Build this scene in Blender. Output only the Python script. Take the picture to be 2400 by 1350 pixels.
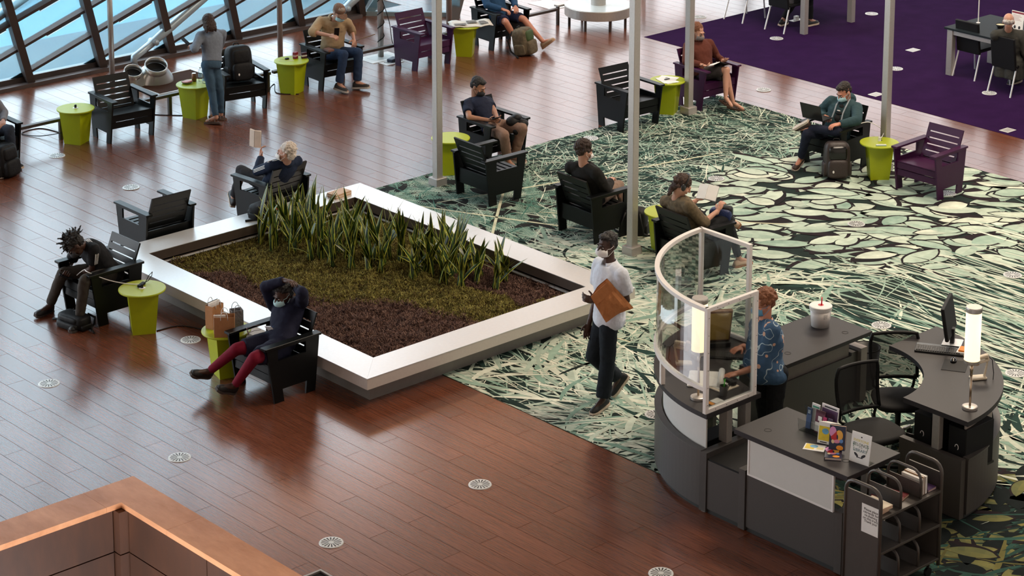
import bpy, bmesh, math, random
from math import sin, cos, pi, radians, sqrt, atan2
from mathutils import Vector, Matrix, noise
random.seed(7)
scn = bpy.context.scene
C = scn.collection
for o in list(bpy.data.objects): bpy.data.objects.remove(o)

# ---------------------------------------------------------------- camera, world, lights, exposure
F_PX, YAW, PITCH, ROLL, CX, CY, CAM_H = 5464.1, .821908, .204063, -.0053359, 1297.4, -209.66, 9.3
cam = bpy.data.cameras.new('camera'); camo = bpy.data.objects.new('camera', cam); C.objects.link(camo)
cam.sensor_width = 36; cam.sensor_fit = 'HORIZONTAL'; cam.lens = F_PX*36/2400
cam.shift_x = (1200-CX)/2400; cam.shift_y = (CY-675)/2400; cam.clip_end = 300
fw = Vector((cos(YAW)*cos(PITCH), sin(YAW)*cos(PITCH), -sin(PITCH))); rt = Vector((sin(YAW), -cos(YAW), 0)); dn = fw.cross(rt)
r2 = cos(ROLL)*rt+sin(ROLL)*dn; d2 = -sin(ROLL)*rt+cos(ROLL)*dn
camo.matrix_world = Matrix(((r2.x,-d2.x,-fw.x,0),(r2.y,-d2.y,-fw.y,0),(r2.z,-d2.z,-fw.z,CAM_H),(0,0,0,1)))
scn.camera = camo

w = bpy.data.worlds.new('sky'); scn.world = w; w.use_nodes = True
bg = w.node_tree.nodes['Background']; bg.inputs[0].default_value = (.90,.95,1.0,1); bg.inputs[1].default_value = 5.2

def area(name, loc, size, power, color, rot=(0,0,0), size_y=None, spread=None):
    l = bpy.data.lights.new(name,'AREA'); l.energy = power; l.color = color; l.size = size
    if size_y: l.shape = 'RECTANGLE'; l.size_y = size_y
    if spread: l.spread = spread
    o = bpy.data.objects.new(name,l); C.objects.link(o); o.location = loc; o.rotation_euler = rot; return o
LAMPS = [((19.5,13,10.4),820),((25,18.5,10.4),820),((30,24,10.4),160),((15.5,8,10.4),90)]
for i,(p,e) in enumerate(LAMPS): area('ceiling_lamp_light', p, 3.2, e, (1,.84,.66))

area('added_warm_wash', (22.2,26.32,6.55), 8.5, 125, (1,.66,.46), (radians(122),0,0), .25)  # unseen strip added to warm the upper wall mirrored in the floor

vs = scn.view_settings; vs.view_transform = 'Standard'; vs.look = 'None'; vs.gamma = 1; vs.exposure = .15
try: vs.use_curve_mapping = False
except Exception: pass

# ---------------------------------------------------------------- helpers
class MB:
    def __init__(s): s.v=[]; s.f=[]; s.m=[]; s.mi=0
    def add(s, vs, fs):
        b=len(s.v); s.v+= [tuple(p) for p in vs]
        for f in fs: s.f.append(tuple(i+b for i in f)); s.m.append(s.mi)
        return s
    def hexa(s, p):  # 8 points: bottom ring 0-3, top ring 4-7
        return s.add(p, [(3,2,1,0),(4,5,6,7),(0,1,5,4),(1,2,6,5),(2,3,7,6),(3,0,4,7)])
    def box(s, x0,x1,y0,y1,z0,z1, M=None):
        p=[(x0,y0,z0),(x1,y0,z0),(x1,y1,z0),(x0,y1,z0),(x0,y0,z1),(x1,y0,z1),(x1,y1,z1),(x0,y1,z1)]
        if M: p=[M@Vector(q) for q in p]
        return s.hexa(p)
    def rbox(s, x0,x1,y0,y1,z0,z1, r=.01, M=None):  # box with chamfered vertical edges and top
        r=min(r,(x1-x0)/2.1,(y1-y0)/2.1,(z1-z0)/2.1)
        def ring(i,z): return [(x0+i+r,y0+i,z),(x1-i-r,y0+i,z),(x1-i,y0+i+r,z),(x1-i,y1-i-r,z),(x1-i-r,y1-i,z),(x0+i+r,y1-i,z),(x0+i,y1-i-r,z),(x0+i,y0+i+r,z)]
        rings=[ring(r*.6,z0),ring(0,z0+r*.6),ring(0,z1-r*.6),ring(r*.6,z1)]
        p=sum(rings,[])
        if M: p=[M@Vector(q) for q in p]
        fs=[tuple(range(7,-1,-1)),tuple(range(24,32))]
        for k in range(3):
            for i in range(8): j=(i+1)%8; fs.append((k*8+i,k*8+j,k*8+8+j,k*8+8+i))
        return s.add(p,fs)
    def prism(s, poly, z0, z1, M=None):
        n=len(poly); p=[(x,y,z0) for x,y in poly]+[(x,y,z1) for x,y in poly]
        if M: p=[M@Vector(q) for q in p]
        fs=[tuple(range(n-1,-1,-1)),tuple(range(n,2*n))]+[(i,(i+1)%n,n+(i+1)%n,n+i) for i in range(n)]
        return s.add(p,fs)
    def sector(s, cx,cy,r0,r1,a0,a1,z0,z1,n=24):
        p=[]; fs=[]
        for i in range(n+1):
            a=radians(a0+(a1-a0)*i/n); c,q=cos(a),sin(a)
            p+=[(cx+r0*c,cy+r0*q,z0),(cx+r1*c,cy+r1*q,z0),(cx+r1*c,cy+r1*q,z1),(cx+r0*c,cy+r0*q,z1)]
        for i in range(n):
            b=4*i
            for k in range(4): fs.append((b+k,b+(k+1)%4,b+4+(k+1)%4,b+4+k))
        fs+=[(0,3,2,1),(4*n,4*n+1,4*n+2,4*n+3)]
        return s.add(p,fs)
    def lathe(s, prof, seg=24, M=None, close=True):
        n=len(prof); p=[]; fs=[]
        for i in range(seg):
            a=2*pi*i/seg
            for r,z in prof: p.append((r*cos(a),r*sin(a),z))
        if M: p=[M@Vector(q) for q in p]
        for i in range(seg):
            j=(i+1)%seg
            for k in range(n-1): fs.append((i*n+k,j*n+k,j*n+k+1,i*n+k+1))
        if close:
            fs.append(tuple(i*n for i in range(seg-1,-1,-1))); fs.append(tuple(i*n+n-1 for i in range(seg)))
        return s.add(p,fs)
    def cyl(s, p0,p1,r0,r1=None,seg=12,cap=True):
        return s.tube([p0,p1],[r0,r0 if r1 is None else r1],seg)
    def tube(s, pts, r, seg=8):
        pts=[Vector(q) for q in pts]; n=len(pts); rr=r if isinstance(r,(list,tuple)) else [r]*n
        p=[]; fs=[]; up=None
        for i in range(n):
            d=(pts[min(i+1,n-1)]-pts[max(i-1,0)]).normalized()
            if up is None: up=Vector((0,0,1)) if abs(d.z)<.9 else Vector((1,0,0))
            x=up.cross(d); x=x.normalized() if x.length>1e-6 else Vector((1,0,0)); y=d.cross(x); up=y
            for k in range(seg): a=2*pi*k/seg; p.append(pts[i]+(x*cos(a)+y*sin(a))*rr[i])
        for i in range(n-1):
            for k in range(seg): j=(k+1)%seg; fs.append((i*seg+k,i*seg+j,(i+1)*seg+j,(i+1)*seg+k))
        fs+=[tuple(range(seg-1,-1,-1)),tuple(range((n-1)*seg,n*seg))]
        return s.add(p,fs)
    def ell(s, c, r, M=None, nu=14, nv=10):
        p=[(0,0,r[2])]; fs=[]
        for j in range(1,nv):
            t=pi*j/nv
            for i in range(nu): a=2*pi*i/nu; p.append((r[0]*sin(t)*cos(a),r[1]*sin(t)*sin(a),r[2]*cos(t)))
        p.append((0,0,-r[2]))
        if M: p=[M@Vector(q) for q in p]
        p=[Vector(q)+Vector(c) for q in p]
        for i in range(nu):
            j=(i+1)%nu; fs.append((0,1+i,1+j)); b=1+(nv-2)*nu; fs.append((len(p)-1,b+j,b+i))
            for k in range(nv-2): fs.append((1+k*nu+i,1+(k+1)*nu+i,1+(k+1)*nu+j,1+k*nu+j))
        return s.add(p,fs)
    def mesh(s, name, mats, smooth=False):
        me=bpy.data.meshes.new(name); me.from_pydata(s.v,[],s.f)
        for m in (mats if isinstance(mats,(list,tuple)) else [mats]): me.materials.append(m)
        if s.mi or any(s.m): me.polygons.foreach_set('material_index', s.m)
        if smooth: me.polygons.foreach_set('use_smooth',[True]*len(me.polygons))
        me.update(); return me
    def build(s, name, mats, parent=None, smooth=False, **k):
        return obj(name, s.mesh(name,mats,smooth), parent, **k)

def tag(o, label=None, cat=None, group=None, kind=None):
    if label: o['label']=label
    if cat: o['category']=cat
    if group: o['group']=group
    if kind: o['kind']=kind
    return o
def obj(name, data, parent=None, loc=None, rz=None, label=None, cat=None, group=None, kind=None):
    o=bpy.data.objects.new(name,data); C.objects.link(o)
    if parent: o.parent=parent
    if loc is not None: o.location=loc
    if rz is not None: o.rotation_euler=(0,0,rz)
    return tag(o,label,cat,group,kind)
def thing(name, label, cat, loc=(0,0,0), rz=0, group=None): return obj(name,None,None,loc,rz,label,cat,group)
def struct(name, mb, m, parent=None, label=None, smooth=False): return mb.build(name,m,parent,smooth,kind=None if parent else 'structure',label=label)
def copy_tree(o, parent=None, loc=None, rz=None, label=None):
    c=o.copy(); C.objects.link(c); c.parent=parent
    if loc is not None: c.location=loc
    if rz is not None: c.rotation_euler=(0,0,rz)
    if label: c['label']=label
    for ch in list(o.children): copy_tree(ch,c)
    return c

# ---------------------------------------------------------------- materials
def lin(r,g,b):
    f=lambda c: c/12.92 if c<=.04045 else ((c+.055)/1.055)**2.4
    return (f(r/255),f(g/255),f(b/255),1)
MATS={}
def mat(name, col, rough=.5, metal=0, var=.12, scale=14, bump=0, bscale=60, spec=.5, emit=0, sheen=0, alpha=1, trans=0, coat=0):
    if name in MATS: return MATS[name]
    m=bpy.data.materials.new(name); m.use_nodes=True; nt=m.node_tree; b=nt.nodes['Principled BSDF']
    tc=nt.nodes.new('ShaderNodeTexCoord'); nz=nt.nodes.new('ShaderNodeTexNoise'); nz.inputs['Scale'].default_value=scale; nz.inputs['Detail'].default_value=4
    nt.links.new(tc.outputs['Object'],nz.inputs['Vector'])
    mx=nt.nodes.new('ShaderNodeMix'); mx.data_type='RGBA'
    lo=tuple(max(0,c*(1-var)) for c in col[:3])+(1,); hi=tuple(min(1,c*(1+var)) for c in col[:3])+(1,)
    mx.inputs[6].default_value=lo; mx.inputs[7].default_value=hi
    nt.links.new(nz.outputs[0],mx.inputs[0]); nt.links.new(mx.outputs[2],b.inputs['Base Color'])
    b.inputs['Roughness'].default_value=rough; b.inputs['Metallic'].default_value=metal; b.inputs['Specular IOR Level'].default_value=spec
    if sheen: b.inputs['Sheen Weight'].default_value=sheen
    if coat: b.inputs['Coat Weight'].default_value=coat
    if emit: nt.links.new(mx.outputs[2],b.inputs['Emission Color']); b.inputs['Emission Strength'].default_value=emit
    if trans: b.inputs['Transmission Weight'].default_value=trans
    if alpha<1: b.inputs['Alpha'].default_value=alpha
    if bump:
        n2=nt.nodes.new('ShaderNodeTexNoise'); n2.inputs['Scale'].default_value=bscale; n2.inputs['Detail'].default_value=3
        nt.links.new(tc.outputs['Object'],n2.inputs['Vector'])
        bp=nt.nodes.new('ShaderNodeBump'); bp.inputs['Strength'].default_value=bump; bp.inputs['Distance'].default_value=.01
        nt.links.new(n2.outputs[0],bp.inputs['Height']); nt.links.new(bp.outputs[0],b.inputs['Normal'])
    MATS[name]=m; return m
def attrmat(name, rough=.8, spec=.3):   # printed / grown colour kept on the mesh
    m=bpy.data.materials.new(name); m.use_nodes=True; nt=m.node_tree; b=nt.nodes['Principled BSDF']
    a=nt.nodes.new('ShaderNodeAttribute'); a.attribute_name='tint'
    tc=nt.nodes.new('ShaderNodeTexCoord'); nz=nt.nodes.new('ShaderNodeTexNoise'); nz.inputs['Scale'].default_value=9
    nt.links.new(tc.outputs['Object'],nz.inputs['Vector'])
    mr=nt.nodes.new('ShaderNodeMapRange'); mr.inputs[3].default_value=.72; mr.inputs[4].default_value=1.25; nt.links.new(nz.outputs[0],mr.inputs[0])
    mx=nt.nodes.new('ShaderNodeMix'); mx.data_type='RGBA'; mx.blend_type='MULTIPLY'; mx.inputs[0].default_value=1
    nt.links.new(a.outputs['Color'],mx.inputs[6]); nt.links.new(mr.outputs[0],mx.inputs[7]); nt.links.new(mx.outputs[2],b.inputs['Base Color'])
    b.inputs['Roughness'].default_value=rough; b.inputs['Specular IOR Level'].default_value=spec
    return m
def tinted(mb, cols, name, m, smooth=False):   # cols: one colour per face
    me=mb.mesh(name,m,smooth); at=me.color_attributes.new('tint','FLOAT_COLOR','CORNER')
    buf=[]
    for p,c in zip(me.polygons,cols): buf+=list(c)*p.loop_total
    at.data.foreach_set('color',buf); return me
M_BLACK=mat('black_recycled_plastic',(.0035,.0042,.0045,1),.38,bump=.04,bscale=200,spec=.22)
M_PURPLE=mat('purple_recycled_plastic',(.040,.007,.038,1),.40,bump=.04,bscale=200,spec=.25)
M_LIME=mat('lime_powder_coat',(.36,.42,.004,1),.42,var=.06)
M_STEEL=mat('brushed_steel',(.46,.43,.40,1),.38,.55,var=.1,scale=40)
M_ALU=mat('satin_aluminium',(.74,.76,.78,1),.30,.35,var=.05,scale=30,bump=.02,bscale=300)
M_ALUD=mat('satin_aluminium_warm_lit',(.62,.56,.51,1),.45,.2,var=.06,scale=30)  # warm light on the planter sides is put into this aluminium colour
M_WHITE=mat('white_paint',(.78,.76,.74,1),.4,var=.04)
M_PAPER=mat('white_paper',(.80,.79,.76,1),.7,var=.05)
M_GREY=mat('desk_grey_laminate',(.060,.052,.048,1),.5,var=.15,scale=120,bump=.05,bscale=400)
M_TOP=mat('desk_dark_worktop',(.026,.023,.025,1),.48,var=.4,scale=260,spec=.3)
M_DARK=mat('dark_metal',(.02,.02,.022,1),.4,.3)
M_RUBBER=mat('black_rubber',(.004,.004,.0045,1),.6,spec=.3)
M_BROWNBEAM=mat('brown_painted_steel',(.055,.040,.036,1),.45,.2)
# ---------------------------------------------------------------- the setting: floor, carpets, walls, windows
def wood_mat(name, dark, light, plank=True, rough=.25, gs=(330,7,1)):
    m=bpy.data.materials.new(name); m.use_nodes=True; nt=m.node_tree; N=nt.nodes.new; L=nt.links.new; b=nt.nodes['Principled BSDF']
    g=N('ShaderNodeNewGeometry'); mp=N('ShaderNodeVectorMath'); mp.operation='MULTIPLY'; mp.inputs[1].default_value=gs
    L(g.outputs['Position'],mp.inputs[0])
    n1=N('ShaderNodeTexNoise'); n1.inputs['Scale'].default_value=1; n1.inputs['Detail'].default_value=5; n1.inputs['Roughness'].default_value=.65; L(mp.outputs[0],n1.inputs['Vector'])
    mp2=N('ShaderNodeVectorMath'); mp2.operation='MULTIPLY'; mp2.inputs[1].default_value=tuple(v*.30 for v in gs); L(g.outputs['Position'],mp2.inputs[0])
    n2=N('ShaderNodeTexNoise'); n2.inputs['Scale'].default_value=1; n2.inputs['Detail'].default_value=3; L(mp2.outputs[0],n2.inputs['Vector'])
    ad=N('ShaderNodeMath'); ad.operation='ADD'; L(n1.outputs[0],ad.inputs[0]); L(n2.outputs[0],ad.inputs[1])
    mr=N('ShaderNodeMapRange'); mr.inputs[1].default_value=.66; mr.inputs[2].default_value=1.38; L(ad.outputs[0],mr.inputs[0])
    mx=N('ShaderNodeMix'); mx.data_type='RGBA'; mx.inputs[6].default_value=dark; mx.inputs[7].default_value=light; L(mr.outputs[0],mx.inputs[0])
    out=mx.outputs[2]
    if plank:
        a=N('ShaderNodeAttribute'); a.attribute_name='tone'; oi=N('ShaderNodeObjectInfo'); s=N('ShaderNodeMath'); s.operation='ADD'; L(a.outputs['Fac'],s.inputs[0]); L(oi.outputs['Random'],s.inputs[1])
        fr=N('ShaderNodeMath'); fr.operation='FRACT'; L(s.outputs[0],fr.inputs[0])
        m3=N('ShaderNodeMapRange'); m3.inputs[3].default_value=.88; m3.inputs[4].default_value=1.12; L(fr.outputs[0],m3.inputs[0])
        mm=N('ShaderNodeMix'); mm.data_type='RGBA'; mm.blend_type='MULTIPLY'; mm.inputs[0].default_value=1; L(out,mm.inputs[6]); L(m3.outputs[0],mm.inputs[7]); out=mm.outputs[2]
    L(out,b.inputs['Base Color'])
    r=N('ShaderNodeMapRange'); r.inputs[3].default_value=rough-.005; r.inputs[4].default_value=rough+.015; L(n1.outputs[0],r.inputs[0]); L(r.outputs[0],b.inputs['Roughness'])
    if plank: b.inputs['Coat Weight'].default_value=.42; b.inputs['Coat Roughness'].default_value=.15
    bp=N('ShaderNodeBump'); bp.inputs['Strength'].default_value=.006; bp.inputs['Distance'].default_value=.002; L(n1.outputs[0],bp.inputs['Height']); L(bp.outputs[0],b.inputs['Normal'])
    return m
M_FLOOR=wood_mat('bamboo_floor',lin(78,40,27),lin(126,74,52))
M_SLAB=mat('floor_underlay',(.03,.02,.016,1),.8)
sl=MB()
for x0,x1,y0,y1 in ((2,9.06,14.68,31),(9.06,36,4,31)): sl.box(x0,x1,y0,y1,-.30,-.012)
floor=struct('floor',sl,M_SLAB,label='dark bamboo plank floor of the reading room')
def proj(x,y,z):
    d=Vector((x,y,z-CAM_H)); k=d.dot(fw); return CX+F_PX*d.dot(r2)/k, CY+F_PX*d.dot(d2)/k
PW,PL=.211,1.417; GX0,GY0=13.73,13.838
WOODR=[(3,14.14,4,28.95),(14.14,23.52,21.84,28.95),(23.52,25.03,4,31),(25.03,34,24.84,31)]
PLT=(13.08,16.73,16.68,21.43)
pieces=[]
for row in range(-52,98):
    x0=GX0+row*PW; off=GY0+(PL/2 if row%2 else 0)
    for n in range(-8,14):
        y0=off+n*PL
        for a,b,c,d in WOODR:
            X0,X1,Y0,Y1=max(x0,a),min(x0+PW,b),max(y0,c),min(y0+PL,d)
            if X1-X0<.004 or Y1-Y0<.004: continue
            if X1<9.25 and Y1<14.9: continue
            if X0<9.06 and Y0<14.68:
                if X1>9.1: X0=9.1
                else: Y0=14.7
                if Y1-Y0<.01: continue
            if X0>PLT[0]+.2 and X1<PLT[1]-.2 and Y0>PLT[2]+.2 and Y1<PLT[3]-.2: continue
            mx_,my_=(X0+X1)/2,(Y0+Y1)/2; full=abs(X1-X0-PW)<1e-6 and abs(Y1-Y0-PL)<1e-6
            px,py=proj(mx_,my_,0); pieces.append((not(-40<px<2440 and -60<py<1390), mx_*mx_+my_*my_, X0,X1,Y0,Y1,full))
pieces.sort()
g=.0021
plank=MB().box(-PW/2+g,PW/2-g,-PL/2+g,PL/2-g,-.012,0).mesh('plank',M_FLOOR)
rest=MB(); tones=[]; made=0
for off_,dd,X0,X1,Y0,Y1,full in pieces:
    if made<298 and full and not off_:
        obj('plank',plank,floor,loc=((X0+X1)/2,(Y0+Y1)/2,0)); made+=1
    else:
        rest.box(X0+g,X1-g,Y0+g,Y1-g,-.012,0); tones+= [random.random()]*8
ro=rest.build('planks_beyond',M_FLOOR,floor); ro['kind']='stuff'
at=ro.data.attributes.new('tone','FLOAT','POINT'); at.data.foreach_set('value',tones)

# carpets
CX0,CX1,CY0,CY1=14.14,23.52,5.0,21.84
M_CARP=mat('green_print_carpet',lin(34,46,43),.95,var=.5,scale=5,spec=.15,bump=.25,bscale=500)
carpet=struct('floor_carpet_green',MB().box(CX0,CX1,CY0,CY1,-.011,.0015),M_CARP,label='carpet printed with pale grass, fern and leaf photographs')
M_PURC=mat('purple_carpet',lin(44,22,60),.97,var=.35,scale=3,spec=.02,bump=.25,bscale=500)
struct('floor_carpet_purple',MB().box(25.03,38,6,24.84,-.011,.003),M_PURC,label='dark purple carpet at the back right')
rc=random.Random(3)
def cmix(a,b,t): return tuple(a[i]+(b[i]-a[i])*t for i in range(3))+(1,)
PALE,CREAM,SAGE,TEAL,DEEP=lin(210,220,202),lin(228,229,211),lin(156,182,165),lin(72,120,108),lin(26,32,32)
GOLD=lin(176,168,96)
PR=MB(); PC=[]; LEAFDK=lin(44,34,38)
def zone(x,y):
    if x<16.6-.5*max(0,y-11.4) and y<12.6: return 'dark'
    if (x-18.25)**2+(y-14.15)**2<.62: return 'stalk'
    if y<15.6-.12*(x-18) and x>17.4: return 'reed'
    if x-19>.55*abs(y-17.3) and y<19.3: return 'leaf'
    if y>18.7 and x>18.7: return 'straw'
    if y>18.9: return 'fern'
    return 'grass'
def lay(): return .0022+.00003*rc.randrange(150)
def cl(x,y): return (min(max(x,CX0+.003),CX1-.003),min(max(y,CY0+.003),CY1-.003))
def blade(x,y,a,l,wd,cv,col,z,n=7,tip=1.0):
    p=[]; 
    for i in range(n+1):
        t=i/n; s=wd*(.35+.65*sin(min(1,t*2.2)*pi/2))*(1-tip*max(0,(t-.45)/.55)**1.5)/2+.0006
        nx,ny=-sin(a),cos(a); p+=[cl(x+nx*s,y+ny*s)+(z,),cl(x-nx*s,y-ny*s)+(z,)]
        x+=cos(a)*l/n; y+=sin(a)*l/n; a+=cv/n
    PR.add(p,[(2*i,2*i+1,2*i+3,2*i+2) for i in range(n)]); 
    for i in range(n): PC.append(cmix(col,DEEP,.0+.10*rc.random()))
def leaf(x,y,a,l,wd,c1,c2,z,n=8):
    if c1 is not DEEP and z>.0023: leaf(x-cos(a)*.03,y-sin(a)*.03,a+rc.gauss(0,.08),l*1.13,wd*1.22,DEEP,LEAFDK,z-.000013)
    cvv=rc.uniform(-.5,.5); L_,R_,M_=[],[],[]
    for i in range(n+1):
        t=i/n; s=wd/2*sin(pi*t**.85)**.75*(1 if t<.97 else .2); nx,ny=-sin(a),cos(a)
        L_.append(cl(x+nx*s,y+ny*s)+(z,)); R_.append(cl(x-nx*s,y-ny*s)+(z,)); M_.append(cl(x,y)+(z,)); x+=cos(a)*l/n; y+=sin(a)*l/n; a+=cvv/n
    b=n+1; PR.add(L_+M_+R_,[(i+b,i+b+1,i+1,i) for i in range(n)]+[(i+2*b,i+2*b+1,i+b+1,i+b) for i in range(n)])
    g0=rc.random()*.5
    for i in range(n): PC.append(cmix(c1,c2,min(1,g0+.45*i/n*rc.random()+.1)))
    for i in range(n): PC.append(cmix(c2,c1,max(0,.45-g0*.5-.3*i/n+.2*rc.random())))
def rnd_in():
    while True:
        x,y=rc.uniform(CX0,CX1),rc.uniform(8.5,CY1); px,py=proj(x,y,0)
        if -150<px<2600 and -100<py<1500: return x,y
def dirn(x,y): return 2.2*noise.noise(Vector((x*.33,y*.33,1.7)))+pi*.62
for i in range(26000):
    x,y=rnd_in(); zn=zone(x,y); r=rc.random()
    if zn=='straw':
        if r>.80: blade(x,y,dirn(x,y)+rc.gauss(0,.6),rc.uniform(.2,.5),rc.uniform(.02,.06),0,cmix(DEEP,TEAL,.35*rc.random()),lay(),4)
        elif r<.55: blade(x,y,dirn(x,y)+rc.choice((0,.9,-.9,1.6))+rc.gauss(0,.3),rc.uniform(.25,.7),rc.uniform(.007,.018),rc.gauss(0,.15),cmix(rc.choice((PALE,CREAM,SAGE,SAGE)),TEAL,rc.random()*.5),lay(),5)
    elif zn=='grass':
        k=.55+.75*max(0,min(1,(noise.noise(Vector((x*.6,y*.6,9)))+.5)))
        if r<.22*k: blade(x,y,dirn(x,y)+rc.gauss(0,.55),rc.uniform(.5,1.3),rc.uniform(.03,.085),rc.gauss(0,.8),cmix(rc.choice((PALE,PALE,SAGE,CREAM)),TEAL,rc.random()*.55),lay(),8)
        elif r<.44*k: blade(x,y,dirn(x,y)+rc.gauss(0,.7),rc.uniform(.5,1.6),rc.uniform(.008,.022),rc.gauss(0,.5),rc.choice((CREAM,PALE,SAGE)),lay(),7)
        elif .60<r<.66: blade(x,y,dirn(x,y)+rc.gauss(0,.5),rc.uniform(.5,1.1),rc.uniform(.04,.11),rc.gauss(0,.7),cmix(DEEP,TEAL,.25*rc.random()),lay(),7)
    elif zn=='leaf':
        if r<.078:
            c=cmix(rc.choice((PALE,CREAM,PALE)),SAGE,rc.random()*.7); leaf(x,y,rc.choice((-.75,2.4))+rc.gauss(0,.45),rc.uniform(.36,.68),rc.uniform(.17,.29),c,cmix(c,TEAL,.22+.45*rc.random()),lay())
        elif r<.0: leaf(x,y,dirn(x,y)+1.2+rc.gauss(0,1),rc.uniform(.25,.6),rc.uniform(.08,.17),DEEP,lin(48,40,44),lay())
    elif zn=='reed':
        if r<.16: blade(x,y,rc.choice((-1.57,1.57))+rc.gauss(0,.16),rc.uniform(.8,2.2),rc.uniform(.014,.045),rc.gauss(0,.12),cmix(rc.choice((PALE,CREAM,SAGE)),TEAL,rc.random()*.5),lay(),6)
        elif r<.24: blade(x,y,-1.57+rc.gauss(0,.2),rc.uniform(.6,1.4),rc.uniform(.02,.06),0,cmix(DEEP,TEAL,.5*rc.random()),lay(),5)
    elif zn=='stalk':
        if r<.035: blade(x,y,rc.uniform(0,6.3),rc.uniform(.5,1.2),rc.uniform(.02,.045),rc.gauss(0,.5),rc.choice((CREAM,PALE,SAGE)),lay(),6)
    elif zn=='fern':
        if r<.10:
            a=rc.choice((.2,2.6,1.3))+rc.gauss(0,.4); l=rc.uniform(.5,1.3); z=lay(); col=cmix(rc.choice((PALE,SAGE,SAGE)),TEAL,.2+rc.random()*.6); blade(x,y,a,l,.012,0,col,z,4)
            q=int(l/.035)
            for j in range(q):
                t=j/q; ll=.11*(1-t)+.02
                for s in (1,-1): blade(x+cos(a)*l*t,y+sin(a)*l*t,a+s*.95,ll,.016,s*-.3,col,z,2)
        elif r<.45: blade(x,y,dirn(x,y)+rc.gauss(0,.9),rc.uniform(.3,.9),rc.uniform(.008,.025),rc.gauss(0,.5),cmix(rc.choice((SAGE,TEAL,PALE)),TEAL,rc.random()*.7),lay(),5)
        elif r<.55: leaf(x,y,rc.uniform(0,6.3),rc.uniform(.25,.5),rc.uniform(.10,.18),DEEP,lin(44,42,42),lay())
    else:
        if r<.12: leaf(x,y,rc.uniform(0,6.3),rc.uniform(.25,.5),rc.uniform(.10,.2),cmix(GOLD,DEEP,.45),cmix(cmix(GOLD,TEAL,.5),DEEP,.6),lay())
        elif r<.35: blade(x,y,dirn(x,y)+rc.gauss(0,.6),rc.uniform(.4,1.0),rc.uniform(.02,.06),rc.gauss(0,.6),cmix(rc.choice((GOLD,TEAL,TEAL)),DEEP,.5+.4*rc.random()),lay(),6)
        elif r<.5: leaf(x,y,rc.uniform(0,6.3),rc.uniform(.25,.5),rc.uniform(.12,.2),DEEP,DEEP,lay())
# long straight stalks that cross the fern field
for x,y,a,l in ((15.4,21.3,-1.45,5.2),(17.5,20.9,-.25,4.2),(16.9,21.75,-1.15,4.8),(19.4,21.6,-2.4,5),(18.2,19.8,-.9,3)): blade(x,y,a,l,.035,.05,cmix(CREAM,GOLD,.35),.0068,6,.3)
prt=obj('printed_pattern',tinted(PR,PC,'printed_pattern',attrmat('carpet_print',.95,.12)),carpet); prt['kind']='stuff'

# window wall: steel lattice with blue panes, leaning in over the room
WY,AL=28.92,radians(-20); LT,SP,DS=6.7,.46,1.21
def wp(X,t): return Vector((X,WY+t*sin(AL),t*cos(AL)))
def lnx(k,t): return 16.55+DS*k-.41*t
M_PANE=bpy.data.materials.new('fritted_blue_glass'); M_PANE.use_nodes=True
nt=M_PANE.node_tree; nt.nodes.clear(); N=nt.nodes.new; L=nt.links.new
o_=N('ShaderNodeOutputMaterial'); t1=N('ShaderNodeBsdfTranslucent'); t2=N('ShaderNodeBsdfTransparent'); d1=N('ShaderNodeBsdfGlossy'); m1=N('ShaderNodeMixShader'); m2=N('ShaderNodeMixShader')
nz=N('ShaderNodeTexNoise'); nz.inputs['Scale'].default_value=1.1; nz.inputs['Detail'].default_value=2; tc=N('ShaderNodeTexCoord'); L(tc.outputs['Object'],nz.inputs['Vector'])
rp=N('ShaderNodeMix'); rp.data_type='RGBA'; rp.inputs[6].default_value=(.10,.42,.66,1); rp.inputs[7].default_value=(.42,.75,.86,1); L(nz.outputs[0],rp.inputs[0]); L(rp.outputs[2],t1.inputs[0])
t2.inputs[0].default_value=(.90,.97,1,1); d1.inputs['Roughness'].default_value=.25; d1.inputs[0].default_value=(.6,.8,.9,1)
m1.inputs[0].default_value=.90; L(t1.outputs[0],m1.inputs[1]); L(t2.outputs[0],m1.inputs[2]); m2.inputs[0].default_value=.06; L(m1.outputs[0],m2.inputs[1]); L(d1.outputs[0],m2.inputs[2]); L(m2.outputs[0],o_.inputs[0])
M_PANE3=M_PANE.copy(); M_PANE3.name='beige_reflection_glass'  # tint added to unseen panes so the floor reflection turns beige
for n_ in M_PANE3.node_tree.nodes:
    if n_.type=='BSDF_TRANSPARENT': n_.inputs[0].default_value=(.82,.80,.79,1)
    if n_.type=='BSDF_TRANSLUCENT':
        for l_ in list(n_.inputs[0].links): M_PANE3.node_tree.links.remove(l_)
        n_.inputs[0].default_value=(.4,.38,.36,1)
def quadbar(mb,a,b,hw,d0,d1,nrm=None,side=None):
    nrm=nrm or Vector((0,-cos(AL),sin(AL)*1)); d=(b-a).normalized(); sd=side or d.cross(nrm).normalized()
    mb.hexa([a-sd*hw+nrm*d0,a+sd*hw+nrm*d0,a+sd*hw+nrm*d1,a-sd*hw+nrm*d1,b-sd*hw+nrm*d0,b+sd*hw+nrm*d0,b+sd*hw+nrm*d1,b-sd*hw+nrm*d1])
win=obj('window_1',None,kind='structure',label='leaning steel lattice window wall with blue panes')
for k in range(-5,6):
    mb=MB(); quadbar(mb,wp(lnx(k,.0),0),wp(lnx(k,LT),LT),.055,-.02,.14); mb.build('mullion',M_BROWNBEAM,win)
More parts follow.
